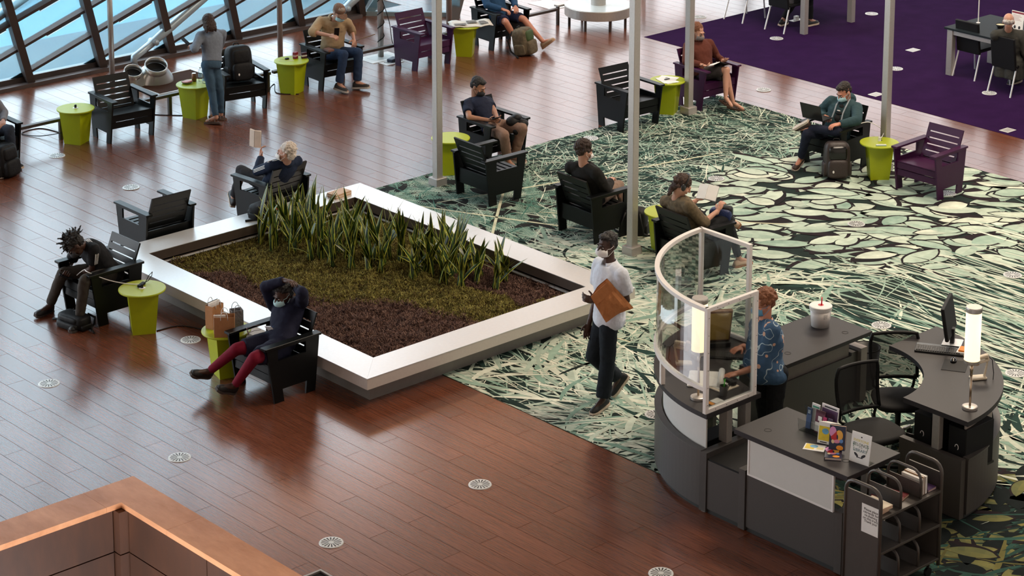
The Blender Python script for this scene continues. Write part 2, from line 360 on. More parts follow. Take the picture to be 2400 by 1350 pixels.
M_LITE=bpy.data.materials.new('daylight_slot_glass'); M_LITE.use_nodes=True; nt=M_LITE.node_tree; nt.nodes.clear(); o_=nt.nodes.new('ShaderNodeOutputMaterial'); t_=nt.nodes.new('ShaderNodeBsdfTranslucent'); nz=nt.nodes.new('ShaderNodeTexNoise'); nz.inputs['Scale'].default_value=3; mr=nt.nodes.new('ShaderNodeMapRange'); mr.inputs[3].default_value=.78; mr.inputs[4].default_value=.92; nt.links.new(nz.outputs[0],mr.inputs[0]); nt.links.new(mr.outputs[0],t_.inputs[0]); nt.links.new(t_.outputs[0],o_.inputs[0])
def clipt(poly,lo):
    out=[]
    for i in range(len(poly)):
        a,b=poly[i],poly[(i+1)%len(poly)]
        if a[1]>=lo: out.append(a)
        if (a[1]-lo)*(b[1]-lo)<0: s=(lo-a[1])/(b[1]-a[1]); out.append((a[0]+(b[0]-a[0])*s,lo))
    return out
nv=Vector((0,-cos(AL),sin(AL)))
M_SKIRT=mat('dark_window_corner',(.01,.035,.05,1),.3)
for k in range(-5,5):
    for m in range(-2,16):
        ta,tb=.24+SP*(m-1),.24+SP*m
        c=[(lnx(k,ta),ta),(lnx(k+1,ta+SP),ta+SP),(lnx(k+1,tb+SP),tb+SP),(lnx(k,tb),tb)]
        c=clipt(c,.10)
        if len(c)<3 or max(q[1] for q in c)>LT+.3: continue
        p=[wp(*q) for q in c]; n=len(p)
        mb=MB().add([q-nv*.006 for q in p]+[q+nv*.006 for q in p],[tuple(range(n)),tuple(range(2*n-1,n-1,-1))]+[(i,i+n,(i+1)%n+n,(i+1)%n) for i in range(n)])
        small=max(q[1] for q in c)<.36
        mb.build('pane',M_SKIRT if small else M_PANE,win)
        if tb>.1:
            a,b=wp(lnx(k,tb),tb),wp(lnx(k+1,tb+SP),tb+SP)
            mb=MB(); quadbar(mb,a,b,.024,-.01,.09); mb.build('rail',M_BROWNBEAM,win)
            if tb>.6:
                q0=a+(b-a)*.42; q1=a+(b-a)*.93; up=Vector((0,sin(AL),cos(AL))); 
                mb=MB(); quadbar(mb,q0-up*.078,q1-up*.078,.036,.010,.04); mb.build('vent_strip',M_LITE,win)
                mb=MB(); quadbar(mb,q0-up*.082,q1-up*.082,.007,.012,.05); mb.build('vent_gap',M_DARK,win)
mb=MB().box(8,22.55,28.84,28.95,0,.13); mb.build('sill',M_BROWNBEAM,win)
mb=MB().box(8,22.5,28.70,28.84,0,.055); mb.build('base_ledge',mat('ledge_brown',(.10,.075,.07,1),.4,.2),win)
# second facet, turning towards the room
w2=obj('window_2',None,kind='structure',label='pale blue glass facet at the window corner')
A2,B2=Vector((22.55,28.92,0)),Vector((23.75,27.75,0)); dd=(B2-A2).normalized(); n2=Vector((dd.y,-dd.x,0)); n2=-n2 if n2.dot(Vector((-1,-1,0)))<0 else n2
UP2=(Vector((0,0,1))*cos(radians(35))-n2*sin(radians(35))*-.6).normalized()
M_PALE=mat('pale_blue_glass_sheet',(.36,.58,.66,1),.3,var=.15,scale=1.5)
for i in range(2):
    a,b=A2+(B2-A2)*(i/2),A2+(B2-A2)*((i+1)/2); MB().hexa([a,b,b-n2*.03,a-n2*.03,a+UP2*3.2,b+UP2*3.2,b+UP2*3.2-n2*.03,a+UP2*3.2-n2*.03]).build('pane',M_PANE,w2)
mb=MB(); quadbar(mb,A2+Vector((0,0,.03)),B2+Vector((0,0,.03)),.04,-.02,.06,n2,Vector((0,0,1))); mb.build('sill',mat('ledge_blue_grey',(.22,.28,.31,1),.4,.2),w2)
mb=MB(); quadbar(mb,A2+Vector((.2,-.1,.05)),A2+dd*.9+Vector((.35,-.05,1.5)),.06,-.02,.10,n2); mb.build('diagonal',mat('ledge_blue_grey2',(.28,.36,.40,1),.4,.2),w2)
mb=MB(); quadbar(mb,B2+Vector((-.2,-.05,.0)),B2+Vector((1.2,.9,1.35)),.10,-.05,.10,n2); mb.build('corner_beam',M_BROWNBEAM,w2)
MB().hexa([Vector(q) for q in ((22.1,28.85,.12),(22.62,28.8,.12),(22.7,28.9,.14),(22.1,28.9,.14),(22.3,28.85,.30),(22.9,28.7,.62),(22.95,28.8,.64),(22.35,28.9,.32))]).build('corner_plate',M_DARK,w2)
# braces: pipes that prop the lattice
M_PIPE=mat('pale_grey_pipe',(.38,.46,.52,1),.35,.3)
for nm,a,b,foot,lb in (('brace_pipe',(18.21,28.72,.10),(22.6,28.3,2.9),True,'pale steel brace pipe bolted to floor near the silver duct'),('brace_pipe',(13.7,28.75,.02),(19.2,28.25,2.9),True,'pale steel brace pipe at the far left crossing the panes'),('brace_pipe',(21.9,28.75,.02),(25.6,28.4,2.6),False,'pale steel brace pipe behind the man in the cap')):
    t=thing(nm,lb,'pipe',a); A=Vector(a); v=Vector(b)-A
    MB().tube([(v*.04),(v*.12),v],[.055,.07,.07],14).build('pipe',M_PIPE,t,True)
    MB().tube([(0,0,-A.z),(0,0,0.02),v*.07],[.06,.055,.06],12).build('foot',M_PIPE,t,True)
    MB().cyl(v*.075+Vector((0,-.09,.0)),v*.075+Vector((0,.09,0)),.045).build('pivot_bolt',M_PIPE,t,True)
# ceiling and far walls (above and behind the view)
M_WALL=mat('warm_beige_wall',(.36,.28,.22,1),.8,var=.1,scale=1)
struct('ceiling',MB().box(-8,40,-8,30,10.9,11.2),mat('ceiling_panels',(.10,.075,.06,1),.8,var=.1,scale=1))
struct('ground_outside',MB().box(-120,150,29.5,220,-14.2,-14).box(39.5,200,-120,29.4,-14.2,-14),mat('street_blue_grey',(.030,.088,.118,1),.9,var=.4,scale=.12))
struct('wall_left',MB().box(-8.3,-8,-8,30,-3,11),M_WALL)
struct('wall_front',MB().box(-8,40,-8.3,-8,-3,11),M_WALL)
struct('wall_back_upper',MB().box(-8,27.5,26.5,26.75,6.3,11),mat('warm_upper_wall',(.42,.30,.22,1),.7,var=.1,scale=1))
for nm,p0,p1,lb in (('window_3',(22.6,30.4),(39,30.4),'glazed wall behind the purple carpet'),('window_4',(39,30.4),(39,-8),'glazed wall at the far right')):
    w3=obj(nm,None,kind='structure',label=lb); a=Vector((p0[0],p0[1],0)); d=Vector((p1[0]-p0[0],p1[1]-p0[1],0)); n_=int(d.length/2.4); u_=d/n_; nn=Vector((u_.y,-u_.x,0)).normalized()
    z0,z1=(0,5.6) if nm=='window_3' else (2.6,7.2); zv=lambda z: Vector((0,0,z))
    for k in range(n_+1):
        mb=MB(); quadbar(mb,a+u_*k+zv(z0),a+u_*k+zv(z1),.06,-.06,.06,nn); mb.build('mullion',M_BROWNBEAM,w3)
        if k<n_:
            hh=(z1-z0)/2
            for z in (z0,z0+hh): q=a+u_*k+zv(z); MB().hexa([q,q+u_,q+u_+nn*.02,q+nn*.02,q+zv(hh-.05),q+u_+zv(hh-.05),q+u_+nn*.02+zv(hh-.05),q+nn*.02+zv(hh-.05)]).build('pane',M_PANE3,w3); mb=MB(); quadbar(mb,q+zv(hh-.03),q+u_+zv(hh-.03),.04,-.05,.05,nn,Vector((0,0,1))); mb.build('transom',M_BROWNBEAM,w3)
struct('wall_right_upper',MB().box(38.9,39.1,-8,30.4,7.2,11),M_WALL); struct('wall_right_lower',MB().box(38.9,39.1,-8,30.4,-.3,2.6),M_WALL); struct('wall_back_right_upper',MB().box(24.6,39,30.3,30.5,5.6,11),M_WALL)

# balustrade of the stair opening, bottom left
M_OAK=wood_mat('honey_oak_cap',lin(178,118,80),lin(222,160,118),False,.26,(9,3.2,9))
M_OAKP=wood_mat('oak_panel_shaded',lin(56,32,19),lin(84,48,28),False,.5,(7,7,2))  # oak darkened to put the shade of the inner faces into the colour
par=obj('wall_balustrade',None,kind='structure',label='oak balustrade around the stair opening')
PZ=1.05; ox,oy,ix,iy=9.39,15.02,9.06,14.68
def capp(poly): MB().prism(poly,PZ-.045,PZ).build('cap_panel',M_OAK,par)
e=.002
capp([(ox,oy),(8.93-e,oy),(8.93-e,iy),(ix,iy)][::-1])
for a,b in ((8.93-e*2,7.3),(7.3-e,5.4)): capp([(b,iy),(a,iy),(a,oy),(b,oy)])
capp([(ox,oy),(ix,iy),(ix,14.05),(ox,14.05)][::-1])
for a,b in ((14.05-e,12.3),(12.3-e,10.4)): capp([(ix,b),(ox,b),(ox,a),(ix,a)])
def pan(x0,x1,y0,y1,z0,z1): MB().box(x0,x1,y0,y1,z0,z1).build('wall_panel',M_OAKP,par)
for a,b in ((8.99,7.4),(7.39,5.4)):
    for z0,z1 in ((PZ-.40,PZ-.05),(-1.2,PZ-.41)): pan(b,a,iy+.02,iy+.06,z0,z1)
for a,b in ((14.61,13.55),(13.54,12.0),(11.99,10.4)):
    for z0,z1 in ((PZ-.40,PZ-.05),(-1.2,PZ-.41)): pan(ix+.02,ix+.06,b,a,z0,z1)
for z0,z1 in ((PZ-.40,PZ-.05),(-1.2,PZ-.41)): pan(9.0,9.12,14.62,14.74,z0,z1)
MB().box(5.4,9.36,14.76,14.98,-.3,PZ-.046).box(9.14,9.36,10.4,14.76,-.3,PZ-.046).build('core',M_OAKP,par)

# posts
def post(x,y,wd,label,h=6.5,base=True,round_=False):
    t=thing('steel_post',label,'post',(x,y,0),0,'steel posts')
    if round_: MB().cyl((0,0,0),(0,0,h),wd,seg=14).build('shaft',M_STEEL,t,True)
    else: MB().rbox(-wd/2,wd/2,-wd/2,wd/2,.0,h,.006).build('shaft',M_STEEL,t)
    if base: MB().rbox(-.085,.085,-.085,.085,0,.10,.006).build('base',mat('post_base_steel',(.46,.42,.40,1),.45,.5),t)
    MB().box(-.3,.3,-.3,.3,h,h+.06).build('head_plate',M_STEEL,t)
    return t
post(17.97,21.44,.095,'square steel post beside the lime table near the planter')
post(18.02,18.03,.095,'square steel post behind the walking man')
post(22.56,21.5,.095,'square steel post in front of the reader in brown')
post(22.6,18.06,.095,'square steel post behind the lime table at right')
post(17.49,28.18,.04,'thin round steel post behind the leftmost empty black chair',h=1.9,base=False,round_=True)
post(19.86,27.32,.04,'thin round steel post behind the table with red carton',h=4.5,base=False,round_=True)
pt=post(21.24,26.66,.045,'thin round steel post wrapped with a black cable',h=4.5,base=False,round_=True)
MB().tube([(.05*cos(a),.05*sin(a)-.01,.15+.9*i/30) for i,a in enumerate([k*.9 for k in range(30)])],.009,6).build('cable_wrap',M_RUBBER,pt)
post(23.2,27.38,.045,'thin round steel post behind the folded newspaper',h=4.5,base=False,round_=True)
# ---------------------------------------------------------------- planter
pl=thing('planter','large rectangular metal planter bench holding moss and snake plants','planter',(13.08,16.68,0))
X1,Y1=3.65,4.75; LW,ZT=.377,.30; i0,i1,j0,j1=LW,X1-LW,LW,Y1-LW; ge=.0015
def led(poly): 
    MB().prism(poly,ZT-.006,ZT).build('ledge_panel',M_ALU,pl)
sx=14.27-13.08; sy=19.2-16.68
led([(0,0),(X1,0),(i1,j0),(i0,j0)]); led([(0,ge),(i0-ge,j0),(i0-ge,j1),(0,Y1-ge)])
led([(ge,Y1),(i0,j1),(sx,j1),(sx,Y1)][::-1]); led([(sx+ge,j1),(i1,j1),(X1-ge,Y1),(sx+ge,Y1)])
led([(X1,ge),(X1,sy),(i1+ge,sy),(i1+ge,j0)]); led([(i1+ge,sy+ge),(X1,sy+ge),(X1,Y1-ge),(i1+ge,j1)])
for x0,x1,y0,y1 in ((.003,X1-.003,.003,.04),(.003,X1-.003,Y1-.04,Y1-.003),(.003,.04,.04,Y1-.04),(X1-.04,X1-.003,.04,Y1-.04)):
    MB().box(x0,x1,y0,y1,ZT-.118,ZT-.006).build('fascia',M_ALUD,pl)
b=.137
MB().box(b,X1-b,b,b+.03,0,.19).box(b,X1-b,Y1-b-.03,Y1-b,0,.19).box(b,b+.03,b+.03,Y1-b-.03,0,.19).box(X1-b-.03,X1-b,b+.03,Y1-b-.03,0,.19).build('base',mat('planter_base_grey',(.26,.235,.215,1),.5,.35),pl)
MB().box(.03,X1-.03,.03,i0,.175,.19).box(.03,X1-.03,j1,Y1-.03,.175,.19).box(.03,i0,i0,j1,.175,.19).box(i1,X1-.03,i0,j1,.175,.19).build('soffit',M_DARK,pl)
M_LINER=mat('bronze_liner',(.085,.062,.05,1),.5,.3)
MB().box(i0-.02,i1+.02,j0-.02,j0,.06,ZT-.007).box(i0-.02,i1+.02,j1,j1+.02,.06,ZT-.007).box(i0-.02,i0,j0,j1,.06,ZT-.007).box(i1,i1+.02,j0,j1,.06,ZT-.007).build('liner',M_LINER,pl)
tr=.012
MB().box(i0,i1,j1-.022,j1,.152,.164).box(i1-.022,i1,j0,j1,.152,.164).build('liner_trim',M_ALU,pl)
MB().box(i0,i1,j0,j1,.04,.06).build('tray',M_DARK,pl)
# moss: a bumpy bed of curled strands
OX,OY=13.08,16.68; rm=random.Random(5)
def edge_x(y):   # where brown heather meets green moss
    P=[(17.0,15.35),(17.5,15.1),(18.16,14.85),(19.25,14.2),(20.3,13.95),(21.1,13.6)]
    for (a,xa),(b2,xb) in zip(P,P[1:]):
        if y<=b2: return xa+(xb-xa)*(y-a)/(b2-a)
    return P[-1][1]
def mossz(x,y): return .13+.022*noise.noise(Vector((x*3,y*3,0)))+.055*noise.noise(Vector((x*7.5,y*7.5,3)))+.02*noise.noise(Vector((x*24,y*24,7)))
GRN=(lin(98,92,46),lin(136,124,64),lin(182,172,98),lin(86,70,44)); BRN=(lin(96,72,64),lin(128,98,88),lin(62,44,42),lin(158,126,112))
def mosscol(x,y):
    d=x-edge_x(y)+.28*noise.noise(Vector((x*2.2,y*2.2,5)))+rm.gauss(0,.07); back=x-15.75+.2*noise.noise(Vector((x*2,y*2,8)))
    if d>0 and not (back>0 and y<18.6 and y>17.35): return rm.choice(GRN)
    return rm.choice(BRN)
mb=MB(); cols=[]; nx_,ny_=110,150
xs=[13.46+ (16.38-13.46)*i/nx_ for i in range(nx_+1)]; ys=[17.06+(21.05-17.06)*j/ny_ for j in range(ny_+1)]
mb.add([(x,y,mossz(x,y)-.012) for x in xs for y in ys],[(i*(ny_+1)+j,(i+1)*(ny_+1)+j,(i+1)*(ny_+1)+j+1,i*(ny_+1)+j+1) for i in range(nx_) for j in range(ny_)])
for i in range(nx_):
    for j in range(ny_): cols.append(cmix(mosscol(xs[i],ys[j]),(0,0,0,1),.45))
for i in range(62000):
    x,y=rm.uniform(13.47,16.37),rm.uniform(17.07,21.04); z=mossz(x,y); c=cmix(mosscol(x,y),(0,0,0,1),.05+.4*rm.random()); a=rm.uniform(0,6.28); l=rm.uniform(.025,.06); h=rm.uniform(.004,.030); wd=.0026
    px,py=-sin(a)*wd,cos(a)*wd; x1,y1=x+cos(a)*l*.6,y+sin(a)*l*.6; a2=a+rm.gauss(0,1.1); x2,y2=x1+cos(a2)*l*.7,y1+sin(a2)*l*.7
    mb.add([(x+px,y+py,z-.01),(x-px,y-py,z-.01),(x1-px,y1-py,z+h),(x1+px,y1+py,z+h),(x2,y2,z+h*rm.uniform(.2,.9))],[(0,1,2,3),(3,2,4)]); cols+=[c,c]
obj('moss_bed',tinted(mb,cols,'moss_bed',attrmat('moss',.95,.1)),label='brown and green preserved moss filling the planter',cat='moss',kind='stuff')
# snake plants
M_SNAKE=attrmat('snake_plant_leaf',.38,.5)
GD,GM,YL=lin(22,44,20),lin(62,92,36),lin(196,196,78)
def leafmesh(seed):
    r=random.Random(seed); n=9; h=1.0; wd=r.uniform(.040,.062); lean=r.uniform(.02,.20); tw=r.uniform(-.8,.8); v=[]; fs=[]; cs=[]
    for i in range(n+1):
        t=i/n; s=wd/2*(.5+.5*sin(min(t*1.7,1)*pi/2))*(1-max(0,(t-.62)/.38)**1.6)+.0008; a=tw*t; y=lean*t*t; z=h*t*(1-.12*lean*t)
        for q,cup in ((-1,.012),(-.72,.006),(0,-.004),(.72,.006),(1,.012)): v.append((q*s*cos(a),y+q*s*sin(a)+cup*(1-t),z))
    for i in range(n):
        for k in range(4):
            fs.append((i*5+k,i*5+k+1,i*5+6+k,i*5+5+k)); c=YL if k in(0,3) else (GM if (i*7+k*3+seed)%5<2 else GD); cs.append(cmix(c,GD,.25*r.random()))
    m=MB().add(v,fs); return tinted(m,cs,'leaf',M_SNAKE,True)
LM=[leafmesh(s) for s in range(8)]
rs=random.Random(11); spots=[]
for i in range(900):
    y=rs.uniform(18.0,20.95); t=(y-18.0)/2.95; lo=15.72-.95*min(1,t*1.25)-.0; x=rs.uniform(lo,lo+.95-.25*t)
    if all((x-a)**2+(y-b)**2> .017 for a,b in spots) and x<16.15: spots.append((x,y))
    if len(spots)>=62: break
for x,y in spots:
    t=thing('snake_plant','upright snake plant with yellow-edged leaves in the planter clump','plant',(x,y,mossz(x,y)-.02),rs.uniform(0,6.28),'snake plants in the planter')
    hgt=rs.uniform(.40,.62)*(1.0+.25*((y-18)/3))
    for k in range(7):
        if k==6 and rs.random()<.5: continue
        lf=obj('leaf',rs.choice(LM),t); a=rs.uniform(0,6.28); s=hgt*rs.uniform(.5,1.12); tilt=rs.uniform(.0,.20)+(.45 if k>5 else 0)
        lf.scale=(1.05,1.05,s); lf.rotation_euler=(tilt*-1,rs.uniform(-.08,.08),a); lf.location=(.05*sin(-a)*-1,.05*cos(a)*-1,0)

# ---------------------------------------------------------------- armchairs
def make_chair(m):
    t=obj('armchair',None); T=.022
    yf=lambda z: .247+.085*z/.57; yr=lambda z: -.247-.06*z/.57
    def strip(mb,x0,x1,a0,b0,a1,b1,z0,z1): mb.hexa([(x0,a0,z0),(x1,a0,z0),(x1,b0,z0),(x0,b0,z0),(x0,a1,z1),(x1,a1,z1),(x1,b1,z1),(x0,b1,z1)])
    for s in (1,-1):
        mb=MB(); x0,x1=(.303,.325) if s>0 else (-.325,-.303)
        strip(mb,x0,x1,yf(0)-.115,yf(0),yf(.13)-.115,yf(.13),0,.13); strip(mb,x0,x1,yr(0),yr(0)+.115,yr(.13),yr(.13)+.115,0,.13)
        strip(mb,x0,x1,yr(.13),yf(.13),yr(.43),yf(.43),.13,.43)
        strip(mb,x0,x1,.20,yf(.43),.20,yf(.545),.43,.545); strip(mb,x0,x1,yr(.43),-.14,yr(.545),-.14,.43,.545)
        strip(mb,x0,x1,yr(.545),yf(.545),yr(.565),yf(.565),.545,.565)
        mb.build('side_panel',m,t)
        a0,a1=(.249,.339) if s>0 else (-.339,-.249)
        MB().rbox(a0,a1,-.327,.359,.565,.59,.005).build('armrest',m,t)
    MB().rbox(-.303,.303,.255,.277,.295,.378,.004).build('front_board',m,t); MB().rbox(-.303,.303,.245,.267,.20,.283,.004).box(-.303,-.24,.25,.262,.283,.295).box(.24,.303,.25,.262,.283,.295).build('front_board',m,t)
    for k in range(6):
        y1=.277-.0745*k; z=.388-.0075*k; MB().rbox(-.302,.302,y1-.063,y1,z-.02,z,.004).build('seat_slat',m,t)
    by,bz,ty,tz=-.135,.275,-.331,.769; L_=sqrt((ty-by)**2+(tz-bz)**2); a=atan2(by-ty,tz-bz); Mx=Matrix.Translation((0,by,bz))@Matrix.Rotation(a,4,'X')
    mb=MB(); hw=.261; slot=.0145; n=6; hs=[.095,.067,.067,.067,.067]; z=L_
    rows=[]; 
    for h in hs: rows.append((z-h,z)); z-=h+slot
    rows.append((0,z))
    for z0,z1 in rows: mb.box(-hw,hw,-.010,.010,z0,z1,Mx)
    for (z0,z1),(q0,q1) in zip(rows,rows[1:]):
        mb.box(-hw,-hw+.036,-.010,.010,q1,z0,Mx); mb.box(hw-.036,hw,-.010,.010,q1,z0,Mx)
    mb.build('backrest',m,t)
    MB().rbox(-.303,.303,-.235,-.213,.17,.36,.004).build('rear_board',m,t)
    return t
CH={'C1':(22.369,17.159,91.8),'C2':(16.183,25.842,175.6),'C3':(18.139,20.667,-91.7),'C4':(14.014,21.743,-.1),'C5':(12.525,20.534,91),'C6':(12.716,17.684,90.7),'C7':(15.612,21.695,4.6),'C8':(18.081,25.89,168.2),'C9':(19.785,25.978,176.6),'C10':(21.433,25.902,180),'C11':(23.058,26.005,176.2),'C12':(19.149,21.736,179.7),'C13':(21.567,21.68,176.5),'C14':(23.085,21.669,176.6),'C15':(22.315,18.644,93.3),'C16':(18.163,18.837,-92.3),'C17':(18.138,17.187,-93.4),'C18':(14.18,25.897,179.1)}
CL={'C1':'empty purple slatted armchair on the leaf-print carpet at right','C2':'empty black slatted armchair by the windows next to a silver duct','C3':'empty black slatted armchair seen from behind beside a post and lime table','C4':'empty black slatted armchair backed against the left corner of the planter','C5':'black slatted armchair under the man bent over his phone','C6':'black slatted armchair under the woman in red tights','C7':'black slatted armchair under the white-haired man holding up a book','C8':'black slatted armchair holding a big black backpack','C9':'black slatted armchair under the man in a tan shirt and cap','C10':'empty purple slatted armchair near the window corner','C11':'black slatted armchair under the man in blue shorts','C12':'black slatted armchair under the man in a navy T-shirt','C13':'empty black slatted armchair partly hidden by a post next to papers','C14':'purple slatted armchair under the reader in a brown hoodie','C15':'black slatted armchair under the man working on a laptop','C16':'black slatted armchair under the curly-haired man in a black sweater','C17':'black slatted armchair under the reader with headphones','C18':'black slatted armchair cut off by the left picture edge'}
protoB=make_chair(M_BLACK); protoP=make_chair(M_PURPLE); firsts={'b':protoB,'p':protoP}; usedp=set()
for k,(x,y,r) in CH.items():
    q='p' if k in('C1','C10','C14') else 'b'
    if q not in usedp: usedp.add(q); c=firsts[q]; c.location=(x,y,0); c.rotation_euler=(0,0,radians(r))
    else: c=copy_tree(firsts[q],None,(x,y,0),radians(r))
    tag(c,CL[k],'armchair','slatted reading room armchairs')
# ---------------------------------------------------------------- lime side tables
TH=.47
def side_table(x,y,rot,label,grommet=False):
    t=thing('side_table',label,'table',(x,y,0),radians(rot),'lime side tables')
    MB().lathe([(.20,TH-.022),(.244,TH-.02),(.248,TH-.010),(.246,TH-.002),(.24,TH),(.0005,TH)],40).build('table_top',M_LIME,t,False)
    a,b=.222,.168
    for k in range(4):
        q=[(cos(radians(45+90*j)),sin(radians(45+90*j))) for j in (k,k+1)]
        pts=[]
        for s0 in (0,.014): pts.append([(q[0][0]*(b-s0),q[0][1]*(b-s0),0),(q[1][0]*(b-s0),q[1][1]*(b-s0),0),(q[1][0]*(a-s0),q[1][1]*(a-s0),TH-.02),(q[0][0]*(a-s0),q[0][1]*(a-s0),TH-.02)])
        MB().hexa(pts[1]+pts[0]).build('side',M_LIME,t)
    if grommet:
        MB().lathe([(.036,TH),(.036,TH+.004),(.02,TH+.005),(.0005,TH+.005)],18).build('grommet',M_WHITE,t); MB().rbox(-.016,.016,-.012,.012,TH+.004,TH+.045,.005).build('plug',M_RUBBER,t)
    return t
ST={}
for n,x,y,r,lb,gr in (('T1',12.572,19.816,62,'lime side table with a charger beside the man on his phone',True),('T2',15.557,25.994,28,'lime side table at far left with a black plug on top',True),('T3',19.103,26.016,20,'lime side table holding a red carton beside the man in the cap',False),('T4',22.309,17.919,50,'lime side table between the laptop man and the purple chair',False),('T5',17.385,25.925,15,'lime side table with food beside the woman in denim',False),('T6',12.562,18.284,75,'lime side table carrying paper shopping bags',False),('T7',22.371,21.726,30,'lime side table covered with papers beside a post',False),('T8',18.399,21.693,60,'lime side table behind the post near the planter',False),('T9',18.393,17.864,70,'lime side table between the two readers seen from behind',False),('T10',22.26,25.897,40,'lime side table with an open newspaper',False)):
    ST[n]=side_table(x,y,r,lb,gr)
# ---------------------------------------------------------------- floor vents
M_VENT=mat('white_vent_metal',(.62,.63,.62,1),.4,.2)
def ring_pts(r,z,n=28): return [(r*cos(2*pi*i/n),r*sin(2*pi*i/n),z) for i in range(n)]
vg=MB(); n=28
for r0,r1 in ((.088,.104),(.0,.024)):
    if r0: vg.add(ring_pts(r0,.006)+ring_pts(r1,.005)+ring_pts(r1+.002,0),[(i,n+i,n+(i+1)%n,(i+1)%n)for i in range(n)]+[(n+i,2*n+i,2*n+(i+1)%n,n+(i+1)%n) for i in range(n)])
    else: vg.add(ring_pts(r1,.006),[tuple(range(n))])
for k in range(16):
    a=2*pi*k/16
    for s in (0,):
        h0,h1=.0022,.0105; vg.add([(.022*cos(a)-h0*sin(a),.022*sin(a)+h0*cos(a),.006),(.022*cos(a)+h0*sin(a),.022*sin(a)-h0*cos(a),.006),(.089*cos(a)+h1*sin(a),.089*sin(a)-h1*cos(a),.006),(.089*cos(a)-h1*sin(a),.089*sin(a)+h1*cos(a),.006)],[(3,2,1,0)])
vmesh=vg.mesh('vent_grille',M_VENT); vd=MB().lathe([(.1,.0005),(.1,.0035),(.0005,.0035)],28).mesh('vent_recess',M_DARK)
VL=[(15.05,25.65,'round floor vent left of the lime table with the plug'),(15.05,23.9,'round floor vent in the bright floor above the corner chair'),(12.79,19.265,'round floor vent right of the lime charger table'),(11.11,19.26,'round floor vent at the far left below the seated phone user'),(11.11,16.97,'round floor vent just above the oak balustrade corner'),(12.79,14.69,'round floor vent in the middle of the open foreground floor'),(11.12,14.7,'round floor vent right of the oak balustrade'),(12.81,12.43,'round floor vent at the bottom edge near the desk'),(15.03,14.69,'round floor vent beside the curved desk on dark carpet'),(18.43,14.69,'round floor vent on carpet right of the white bucket'),(18.43,12.96,'round floor vent on carpet right of the lit lamp'),(20.72,16.95,'round floor vent in the middle of the leaf print'),(20.73,21.55,'round floor vent above the curly-haired man'),(20.73,19.25,'round floor vent right of the reader with headphones'),(24.2,21.58,'round floor vent right of the brown hoodie reader sandals'),(22.45,16.92,'round floor vent under the purple chair at right'),(20.7,14.66,'round floor vent on the leaf print at the right edge'),(26.5,23.39,'round floor vent on purple carpet below the cut-off chair'),(28.83,23.41,'round floor vent farthest back on the purple carpet'),(26.51,21.03,'round floor vent on purple carpet right of the tall post'),(26.49,19.31,'round floor vent at the feet of the elderly man chair'),(26.6,25.13,'round floor vent above the reader in the brown hoodie'),(28.86,21.03,'round floor vent under the purple zone table')]
for x,y,lb in VL:
    t=thing('floor_vent',lb,'vent',(x,y,.0035 if x>14.14 and y<24.84 else .0),0,'round floor vents')
    if CX0<x<CX1 and y<CY1: t.location.z=.0065
    obj('grille',vmesh,t); obj('recess',vd,t)
for x,y,lb in ((25.22,20.35,'small square floor plate behind the laptop man'),(25.2,18.04,'small square floor plate behind the purple chair at right'),(27.54,21.53,'small square floor plate on the purple carpet')):
    t=thing('floor_plate',lb,'floor plate',(x,y,.003),0,'square floor plates'); MB().rbox(-.095,.095,-.075,.075,0,.006,.004).build('frame',M_VENT,t); MB().rbox(-.065,.065,-.048,.048,.006,.009,.003).build('lid',mat('plate_lid',(.45,.45,.44,1),.4,.3),t)
# ---------------------------------------------------------------- power rail behind the window chairs, ducts
for x0,x1,legs,lb in ((14.4,18.9,(15.48,17.2,18.86),'low dark power rail running behind the left window chairs'),(18.95,24.5,(20.4,21.9,23.3),'low dark power rail running behind the purple chair at the window')):
    t=thing('power_rail',lb,'rail',(x0,26.26,0)); MB().rbox(0,x1-x0,-.035,.035,.25,.29,.006).build('bar',M_BROWNBEAM,t)
    for l in legs: MB().rbox(l-x0-.025,l-x0+.025,-.025,.025,0,.25,.005).build('leg',M_BROWNBEAM,t)
for x,y,tx,s,lb in ((17.95,27.78,.42,1.0,'open silver duct boot standing in a floor hatch'),(17.62,27.86,-.2,.8,'dark duct mouth behind the empty black chair')):
    t=thing('duct_boot',lb,'duct',(x,y,.0)); Mx=Matrix.Translation((0,0,.05))@Matrix.Rotation(radians(28)*1,4,Vector((1,-.35,0)))@Matrix.Scale(s,4)
    MB().lathe([(.27,-.03),(.275,.0),(.265,.02),(.24,.06),(.17,.17),(.165,.18),(.165,.27),(.155,.27),(.155,.17),(.23,.05)],30,Mx,False).build('boot',mat('galvanised_duct',(.55,.54,.52,1),.3,.9),t,True)
    MB().lathe([(.155,.16),(.0005,.16)],24,Mx,False).build('mouth',M_RUBBER,t)
t=thing('floor_hatch','open rectangular floor hatch around the silver duct','hatch',(18.15,27.55,0))
for a in ((-.55,.55,-.42,-.40),(-.55,.55,.40,.42),(-.55,-.53,-.40,.40),(.53,.55,-.40,.40)): MB().box(a[0],a[1],a[2],a[3],.0,.014).build('rim',M_ALU,t)
MB().box(-.53,.53,-.40,.40,.001,.004).build('pit',mat('hatch_pit',(.05,.022,.013,1),.9,spec=.1),t)
